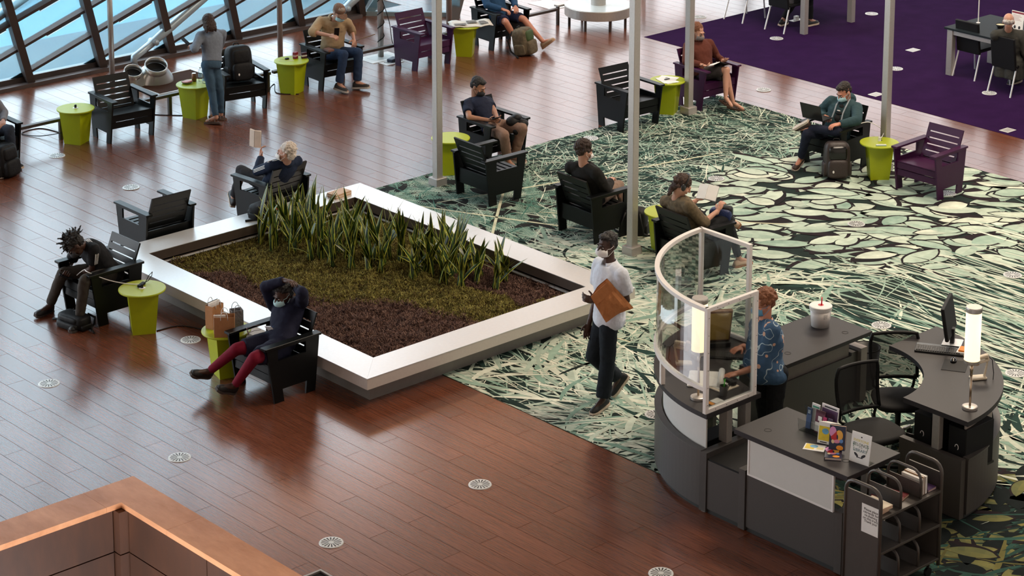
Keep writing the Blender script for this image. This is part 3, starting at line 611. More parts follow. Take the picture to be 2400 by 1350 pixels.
# ---------------------------------------------------------------- round steel kiosk table
t=thing('round_kiosk','round brushed steel kiosk counter on thin legs','table',(25.01,25.85,0))
MB().lathe([(.535,.19),(.54,.195),(.54,.335),(.535,.34),(.0005,.34)],56).build('counter',M_STEEL,t)
MB().lathe([(.53,.3401),(.53,.344),(.0005,.344)],56).build('top_plate',mat('pale_counter_top',(.52,.60,.63,1),.35,.1),t)
MB().lathe([(.12,.344),(.12,1.9),(.0005,1.9)],28).build('column',M_STEEL,t,False)
for a in (200,250,295,20,80,140): MB().cyl((.46*cos(radians(a)),.46*sin(radians(a)),0),(.46*cos(radians(a)),.46*sin(radians(a)),.195),.022).build('leg',M_BROWNBEAM,t)
t=thing('cable_bridge','short steel bracket joining the power rail to the round kiosk','bracket',(24.55,26.30,0)); MB().rbox(-.04,.14,-.05,.05,.30,.33,.005).build('plate',M_STEEL,t); MB().rbox(-.022,.022,-.022,.022,0,.30,.004).build('leg',M_BROWNBEAM,t)
# ---------------------------------------------------------------- purple zone tables and chairs
M_TBLK=mat('black_linoleum_top',(.010,.016,.020,1),.6,spec=.2)
def work_table(x0,y0,x1,y1,label,h=.72):
    t=thing('work_table',label,'table',(x0,y0,0)); W,D=x1-x0,y1-y0
    MB().rbox(0,W,0,D,h-.03,h,.006).build('table_top',M_TBLK,t)
    for lx in (.06,W-.06):
        for ly in (.10,D-.10): MB().rbox(lx-.045,lx+.045,ly-.05,ly+.05,0,h-.03,.005).build('leg',M_STEEL,t)
        MB().rbox(lx-.03,lx+.03,.1,D-.1,h-.10,h-.03,.004).build('rail',M_STEEL,t)
    MB().box(.3,W-.3,D/2-.01,D/2+.01,h,h+.004).build('joint',M_DARK,t); return t
work_table(26.80,16.6,27.92,20.40,'long black work table on steel legs at the right picture edge')
work_table(26.98,23.2,28.24,27.0,'black work table on steel legs cut off by the top picture edge')
t=thing('lamp_rod','thin white lamp rod rising from the right work table','lamp',(27.36,20.2,.72)); MB().cyl((0,0,0),(0,0,1.5),.008).build('rod',M_WHITE,t); MB().lathe([(.03,0),(.03,.008),(.0005,.01)],16).build('foot',M_WHITE,t)
def visitor_chair(x,y,r,label):
    t=thing('visitor_chair',label,'chair',(x,y,0),radians(r),'black visitor chairs'); 
    Mx=Matrix.Translation((0,-.20,.44))@Matrix.Rotation(radians(8),4,'X')
    MB().rbox(-.215,.215,-.20,.24,.405,.455,.02).build('seat',M_RUBBER,t); MB().rbox(-.21,.21,-.025,.02,-.06,.42,.012,Mx).build('backrest',M_RUBBER,t)
    for s in (-1,1):
        MB().cyl((s*.19,.20,.41),(s*.20,.24,0),.012).build('leg',M_ALU,t); MB().cyl((s*.19,-.17,.41),(s*.20,-.30,0),.012).build('leg',M_ALU,t)
    return t
visitor_chair(27.14,20.04,-90,'empty black visitor chair at the right work table')
visitor_chair(26.82,19.17,-90,'black visitor chair under the elderly man at the right')
visitor_chair(27.09,23.7,-90,'black visitor chair cut off at the top with a shoe beneath')
visitor_chair(27.09,24.58,-90,'black visitor chair whose legs show left of the shoe')
# ---------------------------------------------------------------- reception desks
M_FROST=mat('frosted_white_panel',(.60,.59,.56,1),.55,var=.03)
M_KICK=mat('desk_kick',(.018,.02,.02,1),.6)
M_TRIM=mat('desk_post_grey',(.075,.068,.064,1),.42,.25)
DZ=.93
def grommet(x,y,z,t): MB().lathe([(.033,z-.002),(.033,z+.0015),(.027,z+.0015),(.027,z-.004),(.0005,z-.004)],18,Matrix.Translation((x,y,0)),False).build('cable_hole',M_RUBBER,t)
# curved desk with the clear shield
cx0,cy0,R0=15.41,12.93,1.547
t=thing('curved_desk','curved grey reception desk beneath the white-framed shield','desk',(0,0,0))
MB().sector(cx0,cy0,R0-.70,R0,90,180,DZ-.045,DZ,36).build('worktop',M_TOP,t)
MB().sector(cx0,cy0,R0-.06,R0-.015,91,177.3,.045,.555,36).build('front_panel',M_GREY,t)
MB().sector(cx0,cy0,R0-.075,R0-.010,91,177.3,.555,.568,36).build('panel_trim',M_TRIM,t)
MB().sector(cx0,cy0,R0-.08,R0-.04,91,177.5,0,.05,30).build('kick_plate',M_KICK,t)
MB().sector(cx0,cy0,R0-.105,R0-.09,93,176.5,.50,.88,36).build('frosted_panel',M_FROST,t)
MB().box(13.875,14.62,12.935,13.015,.012,.563).build('end_panel',M_TRIM,t)
for x in (14.18,14.42): MB().rbox(x-.02,x+.05,12.96,13.06,.563,DZ-.045,.004).build('support_column',M_STEEL,t)
for a in (100,125,150): MB().rbox(-.025,.025,-.04,.04,0,DZ-.045,.004,Matrix.Translation((cx0+1.2*cos(radians(a)),cy0+1.2*sin(radians(a)),0))).build('support_column',M_TRIM,t)
MB().box(13.89,13.91,12.96,13.0,-.0,.012).build('levelling_foot',M_STEEL,t)
# straight front desk
t=thing('front_desk','straight grey reception desk with a pale frosted front panel','desk',(0,0,0))
MB().rbox(13.825,14.505,11.31,12.575,DZ-.045,DZ,.004).build('worktop',M_TOP,t)
MB().box(13.885,13.925,11.475,12.47,.045,.552).build('front_panel',M_GREY,t)
MB().box(13.90,13.94,11.475,12.47,0,.045).build('kick_plate',M_KICK,t)
MB().box(13.850,13.862,11.485,12.42,.556,.885).build('frosted_panel',M_FROST,t)
for x0,x1,y0,y1,z0,z1 in ((13.846,13.866,11.475,11.492,.55,.885),(13.846,13.866,12.413,12.43,.55,.885),(13.846,13.866,11.492,12.413,.55,.567)): MB().box(x0,x1,y0,y1,z0,z1).build('panel_frame',M_WHITE,t)
MB().box(13.873,14.46,12.476,12.55,.012,.563).build('end_panel',M_TRIM,t); MB().box(13.873,14.46,11.395,11.47,.012,.563).build('end_panel',M_TRIM,t)
for y in (11.5,12.4): MB().rbox(14.3,14.36,y,y+.06,0,DZ-.045,.004).build('support_column',M_STEEL,t)
grommet(14.02,12.36,DZ,t); grommet(14.05,11.52,DZ,t)
# low link between the two
t=thing('link_cabinet','low grey link cabinet with a black top between the two front desks','cabinet',(0,0,0))
MB().box(13.885,13.925,12.555,12.93,.045,.50).build('front_panel',M_GREY,t); MB().box(13.90,13.94,12.555,12.93,0,.045).build('kick_plate',M_KICK,t)
MB().box(13.89,14.60,12.552,12.933,.50,.515).build('top',M_RUBBER,t); MB().box(13.93,14.60,12.56,12.92,.0,.50).build('body',M_KICK,t)
MB().cyl((14.2,12.74,.516),(14.6,12.85,.516),.006).build('cable',M_WHITE,t)
MB().rbox(14.17,14.23,12.52,12.58,.515,.55,.006).build('power_socket',M_STEEL,t)
# rear desk with the bucket
t=thing('rear_desk','grey rear desk carrying the white bucket','desk',(0,0,0)); Z2=.74
MB().rbox(15.54,16.80,13.495,14.18,Z2-.04,Z2,.004).build('worktop',M_TOP,t)
MB().box(15.66,16.62,13.60,13.64,.045,.50).build('front_panel',M_GREY,t); MB().box(15.66,16.62,13.62,13.65,0,.045).build('kick_plate',M_KICK,t)
MB().box(15.70,16.60,13.62,13.635,.50,Z2-.04).build('upper_panel',mat('warm_grey_panel',(.20,.165,.145,1),.5),t)
MB().box(16.71,16.80,13.555,13.72,.012,.563).build('end_post',mat('taupe_post',(.20,.17,.155,1),.45,.2),t); MB().box(16.62,16.71,13.60,13.70,.02,.53).build('end_panel',M_TRIM,t)
MB().box(15.56,15.66,13.60,14.1,.012,.55).build('end_panel',M_TRIM,t); MB().box(15.66,16.70,14.08,14.12,.045,.55).build('back_panel',M_GREY,t)
MB().rbox(16.4,16.46,13.8,13.86,0,Z2-.04,.004).build('support_column',M_STEEL,t)
grommet(16.57,13.65,Z2,t); grommet(15.77,13.68,Z2,t)
# curved desk at the right
cx3,cy3,R3=15.42,12.86,1.55
t=thing('curved_desk','curved grey reception desk at right with a lit lamp and monitor','desk',(0,0,0))
MB().sector(cx3,cy3,R3-.71,R3,-90,0,DZ-.045,DZ,36).build('worktop',M_TOP,t)
MB().sector(cx3,cy3,R3-.06,R3-.015,-88,-1,.045,.555,36).build('front_panel',M_GREY,t); MB().sector(cx3,cy3,R3-.08,R3-.04,-88,-1,0,.045,30).build('kick_plate',M_KICK,t)
MB().sector(cx3,cy3,R3-.075,R3-.010,-88,-1,.555,.568,36).build('panel_trim',M_TRIM,t)
MB().sector(cx3,cy3,R3-.105,R3-.09,-86,-3,.50,.88,36).build('frosted_panel',mat('frosted_panel_tan_lit',(.27,.225,.19,1),.55,var=.08),t)  # white-ish panel; the tan cast of the light is in its colour
MB().box(15.40,15.46,11.345,12.03,.012,.563).build('end_panel',M_GREY,t)
MB().rbox(15.43,15.49,11.62,11.70,.563,DZ-.045,.004).build('support_column',M_STEEL,t); MB().rbox(15.9,15.96,12.1,12.16,0,DZ-.045,.004).build('support_column',M_STEEL,t)
for x0,y0,lb in ((15.5,11.76,'black computer tower under the right curved desk with a round logo'),(15.5,11.38,'black computer tower with cables under the right curved desk tip')):
    q=thing('computer_tower',lb,'computer',(x0,y0,.0)); MB().rbox(0,.40,0,.19,.40,.80,.006).build('case',M_RUBBER,q); MB().box(.0,.42,-.0,.2,.38,.40).build('cradle',M_DARK,q); MB().tube([(-.004+.0*k,.095+.018*cos(a),.62+.026*sin(a)) for k,a in enumerate([i*.5 for i in range(9)])],.0035,5).build('logo',M_WHITE,q); MB().box(.05,.09,.02,.06,-.0,.38).box(.3,.34,.12,.16,0,.38).build('stand',M_DARK,q)
q=thing('computer_tower','black computer tower under the front curved desk','computer',(14.05,13.10,0)); MB().rbox(0,.42,0,.19,.12,.56,.006).build('case',M_RUBBER,q); MB().box(.03,.07,.02,.17,0,.12).box(.34,.38,.02,.17,0,.12).build('stand',M_DARK,q)
# ---------------------------------------------------------------- white framed clear shield on the front curved desk
M_CLEAR=bpy.data.materials.new('clear_acrylic'); M_CLEAR.use_nodes=True; nt=M_CLEAR.node_tree; nt.nodes.clear(); N=nt.nodes.new; L=nt.links.new
o_=N('ShaderNodeOutputMaterial'); a_=N('ShaderNodeBsdfTransparent'); a_.inputs[0].default_value=(.88,.90,.89,1); g_=N('ShaderNodeBsdfGlossy'); g_.inputs['Roughness'].default_value=.04; f_=N('ShaderNodeLayerWeight'); f_.inputs[0].default_value=.22
mm=N('ShaderNodeMath'); mm.operation='MULTIPLY'; mm.inputs[1].default_value=.55; L(f_.outputs['Fresnel'],mm.inputs[0]); mx=N('ShaderNodeMixShader'); L(mm.outputs[0],mx.inputs[0]); L(a_.outputs[0],mx.inputs[1]); L(g_.outputs[0],mx.inputs[2]); L(mx.outputs[0],o_.inputs[0])
t=thing('counter_shield','white-framed clear shield standing on the curved desk','shield',(0,0,0))
sx_,sy_,RS=15.335,12.955,1.46; T0,T1,LR=DZ,1.90,1.135; fwd=.032
M_FR=mat('shield_white_frame',(.80,.76,.73,1),.4,var=.03)
def fpost(x,y,z0,z1): MB().rbox(x-.02,x+.02,y-.02,y+.02,z0,z1,.003).build('frame_post',M_FR,t)
fpost(sx_-RS,sy_,T0,T1); fpost(14.49,sy_,T0,T1); fpost(sx_,sy_+RS,T0,T1); fpost(sx_,13.80,T0,T1)
for z in (T1-.035,LR): MB().sector(sx_,sy_,RS-.022,RS+.022,90,180,z,z+.035,40).build('curved_rail',M_FR,t)
for z in (T1-.035,T0): MB().box(sx_-RS+.02,14.47,sy_-.018,sy_+.018,z,z+.035).build('end_rail',M_FR,t); MB().box(sx_-.018,sx_+.018,13.82,sy_+RS-.02,z,z+.035).build('end_rail',M_FR,t)
for a in (151,122): MB().rbox(-.026,.026,-.02,.02,T0,LR,.003,Matrix.Translation((sx_+RS*cos(radians(a)),sy_+RS*sin(radians(a)),0))@Matrix.Rotation(radians(a+90),4,'Z')).build('frame_leg',M_FR,t)
MB().sector(sx_,sy_,RS-.003,RS+.003,91,179,LR+.035,T1-.035,40).build('curved_pane',M_CLEAR,t)
MB().box(sx_-RS+.02,14.47,sy_-.003,sy_+.003,T0+.035,T1-.035).build('end_pane',M_CLEAR,t); MB().box(sx_-.003,sx_+.003,13.82,sy_+RS-.02,T0+.035,T1-.035).build('end_pane',M_CLEAR,t)
sc=MB()
for z in [T0+.08+.16*k for k in range(6)]: sc.cyl((sx_-RS,sy_-.0205,z),(sx_-RS,sy_-.025,z),.005,seg=8); sc.cyl((14.49,sy_-.0205,z),(14.49,sy_-.025,z),.005,seg=8)
for k in range(4): sc.cyl((13.98+.14*k,sy_-.0185,T1-.018),(13.98+.14*k,sy_-.024,T1-.018),.005,seg=8); sc.cyl((13.98+.14*k,sy_-.0185,T0+.018),(13.98+.14*k,sy_-.024,T0+.018),.005,seg=8)
sc.build('screws',M_STEEL,t)
# ---------------------------------------------------------------- lamps
def desk_lamp(x,y,label):
    t=thing('desk_lamp',label,'lamp',(x,y,DZ),0,'tube desk lamps')
    MB().lathe([(.068,0),(.068,.022),(.06,.026),(.012,.03),(.0005,.03)],32).build('base',M_STEEL,t)
    MB().cyl((0,0,.028),(0,0,.30),.010,.011).tube([(0,0,.30),(0,0,.42)],[.011,.019],12).build('stem',mat('warm_brass_steel',(.55,.42,.30,1),.3,.9),t,True)
    MB().lathe([(.05,.415),(.071,.43),(.072,.455),(.0005,.455)],32).build('shade_ring',M_STEEL,t)
    m=bpy.data.materials.get('lamp_shade_glow')
    if not m:
        m=mat('lamp_shade_glow',(1.0,.83,.62,1),.5,var=.04); 
        b_=m.node_tree.nodes['Principled BSDF']; b_.inputs['Emission Color'].default_value=(1,.70,.36,1); b_.inputs['Emission Strength'].default_value=1.7
    MB().lathe([(.068,.455),(.0685,.90),(.0005,.90)],32,None,False).build('shade',m,t,True)
    MB().lathe([(.071,.895),(.072,.93),(.069,.94),(.0005,.94)],32).build('cap',M_STEEL,t)
    return t
desk_lamp(14.06,13.22,'lit white tube lamp inside the clear shield'); desk_lamp(15.668,11.479,'lit white tube lamp on the right curved desk')
# ---------------------------------------------------------------- things on the desks
M_CREAM=mat('cream_plastic',(.62,.54,.42,1),.4)
def scanner(x,y,r,label,z=DZ):
    t=thing('barcode_scanner',label,'scanner',(x,y,z),radians(r),'cream barcode scanners')
    MB().rbox(-.075,.075,-.045,.045,0,.022,.02).build('base',M_CREAM,t); MB().tube([(-.06,0,.02),(-.085,0,.16),(-.07,0,.19)],[.012,.009,.012],10).build('neck',M_CREAM,t)
    Mx=Matrix.Translation((-.02,0,.20))@Matrix.Rotation(radians(12),4,'Y'); MB().rbox(-.07,.05,-.022,.022,-.015,.018,.01,Mx).rbox(-.07,.05,-.02,.02,-.05,-.03,.006,Mx).box(-.07,-.055,-.018,.018,-.04,-.01,Mx).build('handle',M_CREAM,t); MB().rbox(.03,.075,-.034,.034,-.055,.03,.01,Mx).build('head',mat('tan_plastic',(.35,.24,.17,1),.4),t)
    MB().tube([(-.09,0,.205),(-.13,.0,.17),(-.14,.02,.05),(-.12,.06,.004)],.004,6).build('cable',M_RUBBER,t)
scanner(14.52,13.84,-42,'cream barcode scanner behind the clear shield'); scanner(16.25,11.83,150,'cream barcode scanner behind the right lamp')
M_KEY=mat('keyboard_black',(.012,.012,.013,1),.4)
def keyboard(x,y,r,label,rest=False):
    t=thing('keyboard',label,'keyboard',(x,y,DZ),radians(r),'desk keyboards'); MB().rbox(-.225,.225,-.08,.08,0,.018,.008).build('case',M_KEY,t); k=MB()
    for i in range(20):
        for j in range(6): k.box(-.215+i*.0215,-.215+i*.0215+.017,-.068+j*.0225,-.068+j*.0225+.017,.018,.025)
    k.build('keys',mat('keycaps',(.035,.035,.037,1),.35),t)
    if rest: MB().rbox(-.225,.225,-.135,-.082,0,.014,.008).build('palm_rest',mat('grey_rest',(.10,.12,.14,1),.5),t)
keyboard(14.93,13.72,-52,'black keyboard under the hands of the desk clerk'); keyboard(16.50,12.46,122,'black keyboard with palm rest on the right curved desk',True)
t=thing('mouse_mat','black mouse mat on the right curved desk','mat',(16.33,12.15,DZ),radians(30)); MB().rbox(-.13,.13,-.11,.11,0,.004,.003).build('mat',M_RUBBER,t)
t=thing('mouse','black computer mouse on the right curved desk','mouse',(16.40,12.22,DZ+.004),radians(120)); MB().ell((0,0,.012),(.03,.052,.018)).build('shell',mat('glossy_black',(.01,.01,.01,1),.15),t,True); MB().box(-.003,.003,.01,.03,.028,.031).build('wheel',M_STEEL,t)
t=thing('monitor','black flat monitor on the right curved desk','monitor',(16.73,12.49,DZ),radians(28)); 
MB().rbox(-.11,.11,-.09,.09,0,.014,.006).build('foot',M_ALU,t); MB().rbox(-.03,.03,-.02,.02,.014,.16,.005).build('stand',M_DARK,t); Mx=Matrix.Translation((0,.02,.12))@Matrix.Rotation(radians(-10),4,'X'); MB().rbox(-.23,.23,-.02,.015,-.02,.30,.008,Mx).build('screen_case',M_RUBBER,t); MB().box(-.215,.215,.015,.017,-.005,.285,Mx).build('screen',mat('dark_screen',(.02,.017,.013,1),.2),t)
t=thing('tray','small white tray with orange cards beside the right lamp','tray',(16.62,12.28,DZ),radians(25)); MB().rbox(-.07,.07,-.05,.05,0,.035,.004).build('box',M_PAPER,t); MB().rbox(-.055,.055,-.035,.035,.035,.05,.003).build('cards',mat('orange_card',(.75,.22,.02,1),.6),t)
t=thing('document_tray','white closed document board on the curved desk','tray',(14.38,13.47,DZ),radians(40)); MB().rbox(-.17,.17,-.15,.13,0,.022,.012).build('board',M_WHITE,t); MB().cyl((-.17,-.165,.03),(.17,-.165,.03),.028,seg=14).build('rolled_edge',M_WHITE,t,True)
t=thing('order_screen','slanted screen with a yellow face behind the lamp','screen',(15.05,13.98,DZ),radians(-35)); MB().rbox(-.16,.16,-.08,.10,0,.05,.01).build('base',M_DARK,t); Mx=Matrix.Translation((0,0,.05))@Matrix.Rotation(radians(20),4,'X'); MB().rbox(-.16,.16,-.02,.02,0,.36,.008,Mx).build('panel',mat('brown_panel',(.20,.10,.05,1),.5),t); MB().box(-.145,.145,-.023,-.0205,.02,.34,Mx).build('face',mat('amber_face',(.52,.36,.10,1),.5,var=.25,scale=20),t)
t=thing('pencil_cup','mesh pencil cup holding a green marker','cup',(14.28,13.12,DZ)); MB().lathe([(.034,0),(.038,.09),(.036,.09),(.032,.004),(.0005,.004)],20,None,False).build('cup',mat('wire_mesh_grey',(.16,.15,.15,1),.4,.5),t)
for nm,dx,dy,c,tx in (('marker',.0,.005,(.08,.65,.04,1),.08),('pen',.01,-.01,(.01,.01,.01,1),.35)): MB().cyl((14.28+dx,13.12+dy,DZ+.01),(14.28+dx+tx*.1,13.12+dy-tx*.14,DZ+.15),.006).build(nm,mat('pen_'+nm,c,.4),None,True,label='green marker in the pencil cup' if nm=='marker' else 'black pen leaning in the pencil cup',cat='pen')
t=thing('paper_tray','cream paper tray with torn slips on the curved desk','tray',(14.40,13.24,DZ),radians(0)); MB().rbox(-.11,.12,-.09,.09,0,.012,.004).build('tray',mat('cream_tray',(.72,.62,.50,1),.5),t)
for k in range(4): MB().box(-.08+.03*k,.0+.03*k,-.05+.01*k,.05+.005*k,.013+.004*k,.016+.004*k,Matrix.Rotation(.15*k,4,'Z')).build('slip',M_PAPER,t)
MB().rbox(.06,.11,-.07,.06,.012,.05,.006).build('stapler',M_RUBBER,t)
t=thing('notepad','small white notepad at the base of the shield post','notepad',(14.13,13.06,DZ)); MB().rbox(-.05,.05,-.04,.04,0,.012,.003).build('sheets',M_PAPER,t); MB().rbox(-.09,-.05,-.03,.05,0,.006,.002).build('orange_slip',mat('orange_slip',(.8,.30,.03,1),.6),t)
# bucket
t=thing('bucket','white lidded bucket with a red straw on the rear desk','bucket',(16.53,13.93,.74)); t.scale=(1.08,1.08,1.18); MB().lathe([(.082,0),(.096,.15),(.0005,.15)],36).build('body',mat('white_bucket',(.74,.70,.67,1),.4,var=.02),t,True)
MB().lathe([(.102,.145),(.104,.175),(.098,.18),(.0005,.18)],36).build('lid',M_WHITE,t); MB().tube([(.01,0,.18),(.012,.0,.225),(.028,.012,.236)],.006,8).build('straw',mat('red_straw',(.55,.01,.02,1),.4),t,True); MB().lathe([(.026,.181),(.026,.1815),(.0005,.1815)],18).build('spout',mat('red_straw',(.55,.01,.02,1),.4),t)
def text(s,size,parent,M,m,align='CENTER',ext=.0004,name='lettering'):
    c=bpy.data.curves.new('lettering','FONT'); c.body=s; c.size=size; c.align_x=align; c.extrude=ext; c.space_line=.85; c.materials.append(m); o=obj(name,c,parent); o.matrix_local=M; return o
M_INK=mat('dark_ink',(.015,.015,.02,1),.6); M_GREYINK=mat('grey_ink',(.22,.22,.24,1),.6)
pr=MB()
for a0,zs in ((238,(.115,.105,.095,.085)),(285,(.122,.112,.102,.092,.082))):
    for k,z in enumerate(zs):
        for j in range(6):
            if rs.random()<.85: a=radians(a0+j*4.2); r=.0925+.014*(z-.1)/.1; pr.add([(r*cos(a),r*sin(a),z),(r*cos(a+.055),r*sin(a+.055),z),(r*cos(a+.055),r*sin(a+.055),z+.0045),(r*cos(a),r*sin(a),z+.0045)],[(0,1,2,3)])
pr.build('printed_lines',M_GREYINK,t)
# waste bin
t=thing('waste_bin','black round waste bin behind the rear desk','bin',(17.05,13.78,0)); MB().lathe([(.11,0),(.15,.42),(.145,.42),(.105,.01),(.0005,.01)],24,None,False).build('bin',mat('bin_black',(.02,.022,.022,1),.4),t,True); MB().lathe([(.147,.41),(.153,.415),(.153,.425),(.147,.425)],24,None,False).build('rim',M_RUBBER,t)
t=thing('waste_bin','dark bin with a pale rim at the bottom edge beside the balustrade','bin',(9.62,12.92,0),radians(0)); MB().box(-.2,.2,-.2,.2,0,.80).build('body',M_RUBBER,t)
for a in ((-.21,.21,-.21,-.19),(-.21,.21,.19,.21),(-.21,-.19,-.19,.19),(.19,.21,-.19,.19)): MB().box(a[0],a[1],a[2],a[3],.79,.815).build('rim',M_STEEL,t)
# office chairs
M_MESH=bpy.data.materials.new('black_mesh_fabric'); M_MESH.use_nodes=True; nt=M_MESH.node_tree; b_=nt.nodes['Principled BSDF']; b_.inputs['Base Color'].default_value=(.012,.012,.013,1); b_.inputs['Roughness'].default_value=.7
tc=nt.nodes.new('ShaderNodeTexCoord'); nz=nt.nodes.new('ShaderNodeTexNoise'); nz.inputs['Scale'].default_value=900; nt.links.new(tc.outputs['Object'],nz.inputs['Vector']); mr=nt.nodes.new('ShaderNodeMapRange'); mr.inputs[3].default_value=.70; mr.inputs[4].default_value=.95; nt.links.new(nz.outputs[0],mr.inputs[0]); nt.links.new(mr.outputs[0],b_.inputs['Alpha'])
def office_chair(x,y,r,label):
    t=thing('task_chair',label,'chair',(x,y,0),radians(r),'black mesh task chairs')
    mb=MB(); rows=[]
    for k,(z,s) in enumerate(((.405,.17),(.41,.235),(.44,.25),(.465,.245),(.475,.22))):
        rows.append([(s*(abs(cos(a))**.6)*(1 if cos(a)>0 else -1),.03+s*(abs(sin(a))**.6)*(1 if sin(a)>0 else -1),z) for a in [2*pi*i/24 for i in range(24)]])
    mb.add(sum(rows,[]),[(k*24+i,k*24+(i+1)%24,k*24+24+(i+1)%24,k*24+24+i) for k in range(4) for i in range(24)]+[tuple(range(23,-1,-1)),tuple(range(96,120))]); mb.build('seat',mat('black_fabric',(.010,.010,.011,1),.85),t,True)
    def bk(u_,v_): w_=.215+.02*v_-.03*max(0,v_-.8)*4; return (u_*w_,-.235-.05*v_+.035*(u_*u_)-.03*sin(v_*pi),.56+.42*v_)
    mb=MB(); nu,nv_=8,8; mb.add([bk(-1+2*i/nu,j/nv_) for j in range(nv_+1) for i in range(nu+1)],[(j*9+i,j*9+i+1,j*9+i+10,j*9+i+9) for j in range(nv_) for i in range(nu)]); mb.build('back_mesh',M_MESH,t,True)
    lp=[bk(-1,j/8) for j in range(9)]+[bk(-1+2*i/8,1.0) for i in range(1,9)]+[bk(1,1-j/8) for j in range(1,9)]+[bk(1-2*i/8,0) for i in range(1,9)]
    MB().tube(lp,.017,8).build('back_frame',M_RUBBER,t,True)
    for s in (-1,1): MB().tube([(s*.2,-.22,.58),(s*.19,-.24,.47),(s*.12,-.12,.41)],.014,8).build('back_arm',M_RUBBER,t,True)
    MB().cyl((0,.02,.10),(0,.02,.41),.028).build('column',M_DARK,t,True)
    for k in range(5):
        a=2*pi*k/5+.3; MB().tube([(0,.02,.11),(.27*cos(a),.02+.27*sin(a),.075)],[.025,.016],8).build('spoke',M_STEEL if k%2 else M_DARK,t,True); MB().cyl((.27*cos(a)-.02*sin(a),.02+.27*sin(a)+.02*cos(a),.03),(.27*cos(a)+.02*sin(a),.02+.27*sin(a)-.02*cos(a),.03),.03,seg=12).build('caster',M_RUBBER,t)
    return t
office_chair(15.53,12.44,165,'black mesh task chair nearer the acrylic sign'); office_chair(16.27,12.74,140,'black mesh task chair facing the right curved desk')
# things on the front desk
def sheet(name,x0,x1,z0,z1,y,m,t,M=None): return MB().box(x0,x1,y-.001,y+.001,z0,z1,M).build(name,m,t)
BR=[('blue','dark blue',(.03,.07,.18,1),-.155,-.105,.19,.03),('white','white and green',(.70,.70,.70,1),-.125,-.04,.235,.05),('maroon','maroon',(.10,.008,.03,1),-.05,.05,.205,.015),('magazine','white titled',(.70,.68,.70,1),-.04,.14,.255,.075),('magenta','magenta',(.42,.01,.11,1),.05,.085,.17,-.01),('lilac','lilac',(.25,.24,.40,1),.075,.115,.16,.03)]
HM=Matrix.Translation((14.27,12.02,DZ))@Matrix.Rotation(radians(-88),4,'Z')
t=thing('leaflet_holder','clear acrylic leaflet holder on the front desk','holder'); t.matrix_world=HM
MB().rbox(-.17,.15,-.045,.09,0,.006,.003).build('foot',M_CLEAR,t); MB().box(-.17,.15,-.045,-.041,.0,.12,Matrix.Rotation(radians(8),4,'X')).build('front_plate',M_CLEAR,t); MB().box(-.17,.15,.06,.064,.0,.20,Matrix.Rotation(radians(8),4,'X')).build('back_plate',M_CLEAR,t)
for nm,lb,c,x0,x1,h,y in BR:
    q=thing('leaflet',lb+' leaflet standing in the acrylic holder','leaflet',group='leaflets in the holder'); q.matrix_world=HM@Matrix.Rotation(radians(-8),4,'X')
    MB().box(x0,x1,y-.004,y+.004,.008,h).build('sheets',mat('leaflet_'+nm,c,.45,var=.15),q)
    if nm=='magazine':  MB().box(x0+.03,x1-.02,y-.006,y-.0042,h-.026,h-.014).build('title_line',M_INK,q); MB().box(x0+.006,x1-.006,y-.006,y-.0042,.05,h-.035).build('cover_picture',mat('cover_violet',(.10,.05,.13,1),.4,var=.5,scale=30),q)
    elif nm in('maroon','magenta'): 
        MB().box((x0+x1)/2-.02,(x0+x1)/2+.02,y-.006,y-.0042,h-.09,h-.05).build('emblem',M_PAPER,q)
        if nm=='maroon': MB().box(x0+.004,x1-.004,y-.006,y-.0042,.02,.10).build('pale_band',M_PAPER,q)
    elif nm=='white': MB().box(x0+.01,x1-.006,y-.006,y-.0042,h-.035,h-.02).build('green_band',mat('green_band',(.05,.30,.20,1),.5),q)
    else: MB().box(x0+.012,x1-.012,y-.006,y-.0042,h-.05,h-.02).build('emblem',mat('pale_blue_ink',(.45,.55,.70,1),.5),q)
# brochure stack standing like a fan
CM=Matrix.Translation((14.16,11.86,DZ))@Matrix.Rotation(radians(-70),4,'Z')
for k in range(5):
    q=thing('booklet',('yellow and white booklet at the front of the standing fan','second booklet from the front of the standing fan','middle booklet of the standing fan','second booklet from the back of the standing fan','rearmost white booklet of the standing fan')[k],'booklet',group='booklets in the standing fan'); q.matrix_world=CM@Matrix.Translation((.012*k,.022*k,0))@Matrix.Rotation(radians(-12+3*k),4,'X')
    MB().box(-.055,.055,-.004,.004,.003,.185-.004*k).build('pages',M_PAPER,q)
    if k==0:
        MB().box(-.048,.048,-.006,-.0042,.03,.15).build('cover_yellow',mat('cover_yellow',(.70,.52,.03,1),.5,var=.3,scale=25),q); MB().ell((.01,-.0062,.11),(.03,.0008,.025)).build('cover_blue',mat('cover_blue',(.12,.35,.55,1),.5,var=.5,scale=60),q); MB().box(-.03,.03,-.006,-.0042,.012,.02).build('caption',M_INK,q)
q=thing('postcard','yellow and white postcard lying on the front desk','card',(14.05,11.86,DZ),radians(-62)); MB().box(-.09,.09,-.062,.062,0,.003).build('card',M_PAPER,q); MB().box(-.08,.0,-.04,.055,.003,.0036).build('yellow_print',mat('cover_yellow',(.70,.52,.03,1),.5),q); MB().ell((-.01,.02,.0036),(.035,.03,.0008)).build('blue_print',mat('cover_blue',(.12,.35,.55,1),.5),q); MB().box(.02,.075,-.03,.01,.003,.0036).build('pale_print',mat('pale_yellow',(.75,.68,.35,1),.5),q)
